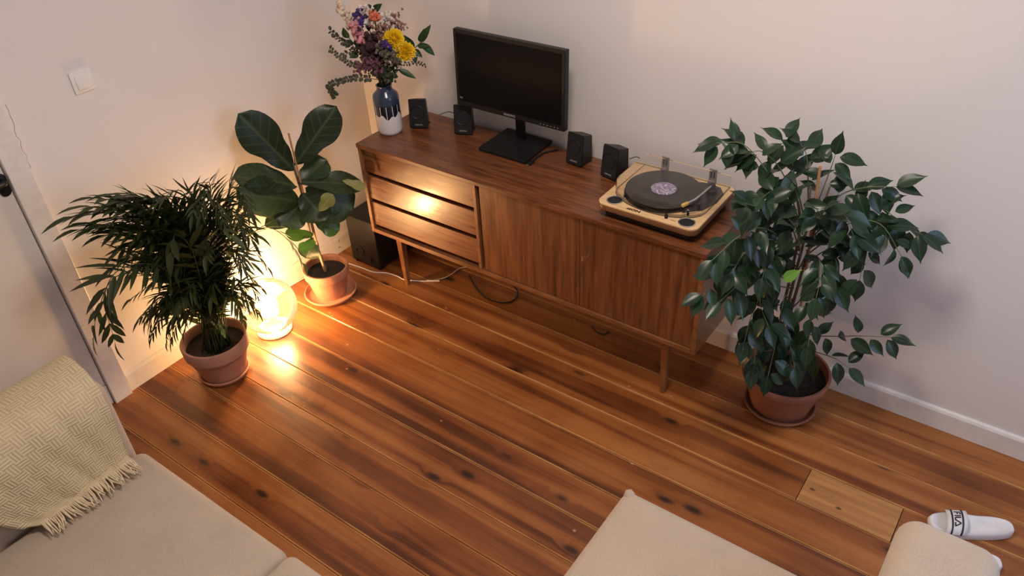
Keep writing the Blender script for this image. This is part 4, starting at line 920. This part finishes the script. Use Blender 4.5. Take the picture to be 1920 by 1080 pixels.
fr2 = obj('fringe', join(*gs), FRINGE, th); fr2['kind'] = 'stuff'

# ------------------------------------------------------------------ slides (shoes)
SLW = plain('white_rubber', (.76, .77, .78), .45, var=.04); SLS = plain('white_strap', (.76, .75, .74), .5, var=.04); NAVY = plain('navy_print', (.014, .012, .026), .5)
def slide(label, c, yaw, flip=1):
    t = thing('slide_sandal', label, 'shoe', (c[0], c[1], 0), yaw, 'pair of white slides')
    L = .285
    def hw(u, s):     # half width toward each side at u (0 toe .. 1 heel)
        w_ = .050*(math.sin(PI*min(1, max(0, u))**.9)**.32) if 0 < u < 1 else 0
        return w_*(1.02-.18*math.exp(-((u-.60)/.18)**2)*(1 if s*flip > 0 else .3)-.08*u)
    out = []
    us = [.5-.5*math.cos(PI*k/22) for k in range(23)]
    for u in us: out.append(((u-.5)*L, hw(u, 1)))
    for u in us[-2:0:-1]: out.append(((u-.5)*L, -hw(u, -1)))
    n_ = len(out); rg = []
    for sc_, z in ((.93, .0003), (.99, .006), (1, .024), (.97, .034), (.93, .036), (.86, .030), (.5, .027), (.12, .0265)):
        rg.append([V((x*sc_+(0), y*sc_, z+(.006*max(0, x/L)*2 if z > .01 else 0))) for x, y in out])
    vs = [v for r_ in rg for v in r_]; fs = [(k*n_+i, k*n_+(i+1) % n_, (k+1)*n_+(i+1) % n_, (k+1)*n_+i) for k in range(len(rg)-1) for i in range(n_)]+[tuple(range(n_))[::-1], tuple((len(rg)-1)*n_+i for i in range(n_))]
    obj('sole', (vs, fs), SLW, t, False, angle=60)
    # strap: arc over the foot, q across (-1 near .. 1 far), e along the foot (-1 toe side .. 1 heel side)
    def sp(q, e, lift=0):
        x = -.052+e*.034-.006*(1-q)*.5+ .010*q; a = q*1.45; return V((x, (.051+lift)*math.sin(a)*1.06, .020+(.046+lift)*max(0, math.cos(a))**.8+.004*e*(1-abs(q))))
    def patch(q0, q1, e0, e1, lift, nq=14, ne=2):
        v_ = [sp(q0+(q1-q0)*i/nq, e0+(e1-e0)*j/ne, lift) for i in range(nq+1) for j in range(ne+1)]
        return v_, [(i*(ne+1)+j, (i+1)*(ne+1)+j, (i+1)*(ne+1)+j+1, i*(ne+1)+j+1) for i in range(nq) for j in range(ne)]
    st = obj('strap', patch(-1, 1, -1, 1, 0, 24, 4), SLS, t, False, angle=180); m_ = st.modifiers.new('thickness', 'SOLIDIFY'); m_.thickness = .004; m_.offset = -1
    for e in (-.48, .52): obj('stripe', patch(-.97, .97, e-.09, e+.09, .0012, 24, 2), NAVY, st, False, angle=180)
    # strokes of the word, reading from the far side to the near side, tops toward the heel
    def stroke(a, b, w_=.060):   # points in (reading 0..1, height 0..1)
        def mp(r_, h_): return .34-.80*r_, -.26+.60*h_
        k = 6; d_ = V((b[0]-a[0], b[1]-a[1])); d_.normalize(); nn = V((-d_.y*.5, d_.x*1.6)) if False else V((-d_.y, d_.x)); v_ = []
        for i in range(k+1):
            q = V(a).lerp(V(b), i/k)
            for s_ in (-1, 1):
                z_ = q+V((nn.x*w_*s_*.62, nn.y*w_*s_*1.9)); v_.append(sp(*mp(z_.x, z_.y), .0018))
        return v_, [(2*i, 2*i+1, 2*i+3, 2*i+2) for i in range(k)]
    SK = {'F': [((.03, 0), (.03, 1)), ((.09, .94), (.24, .94)), ((.09, .5), (.22, .5))], 'I': [((.34, 0), (.34, 1))], 'L': [((.46, 1), (.46, .12)), ((.46, .08), (.66, .08))], 'A': [((.62, .08), (.82, 1)), ((.82, 1), (1.0, .05)), ((1.0, .05), (.76, .05))]}
    for ch, sk in SK.items(): obj('letter_'+ch.lower(), join(*[stroke(V(a), V(b)) for a, b in sk]), NAVY, st, False, smooth=False)
    return t
slide('white slide with dark lettering on its strap, clear of the sofa arm', (3.300, -.468), math.radians(27.8))
slide('white slide mostly hidden behind the sofa arm', (3.290, -.640), math.radians(24), -1)
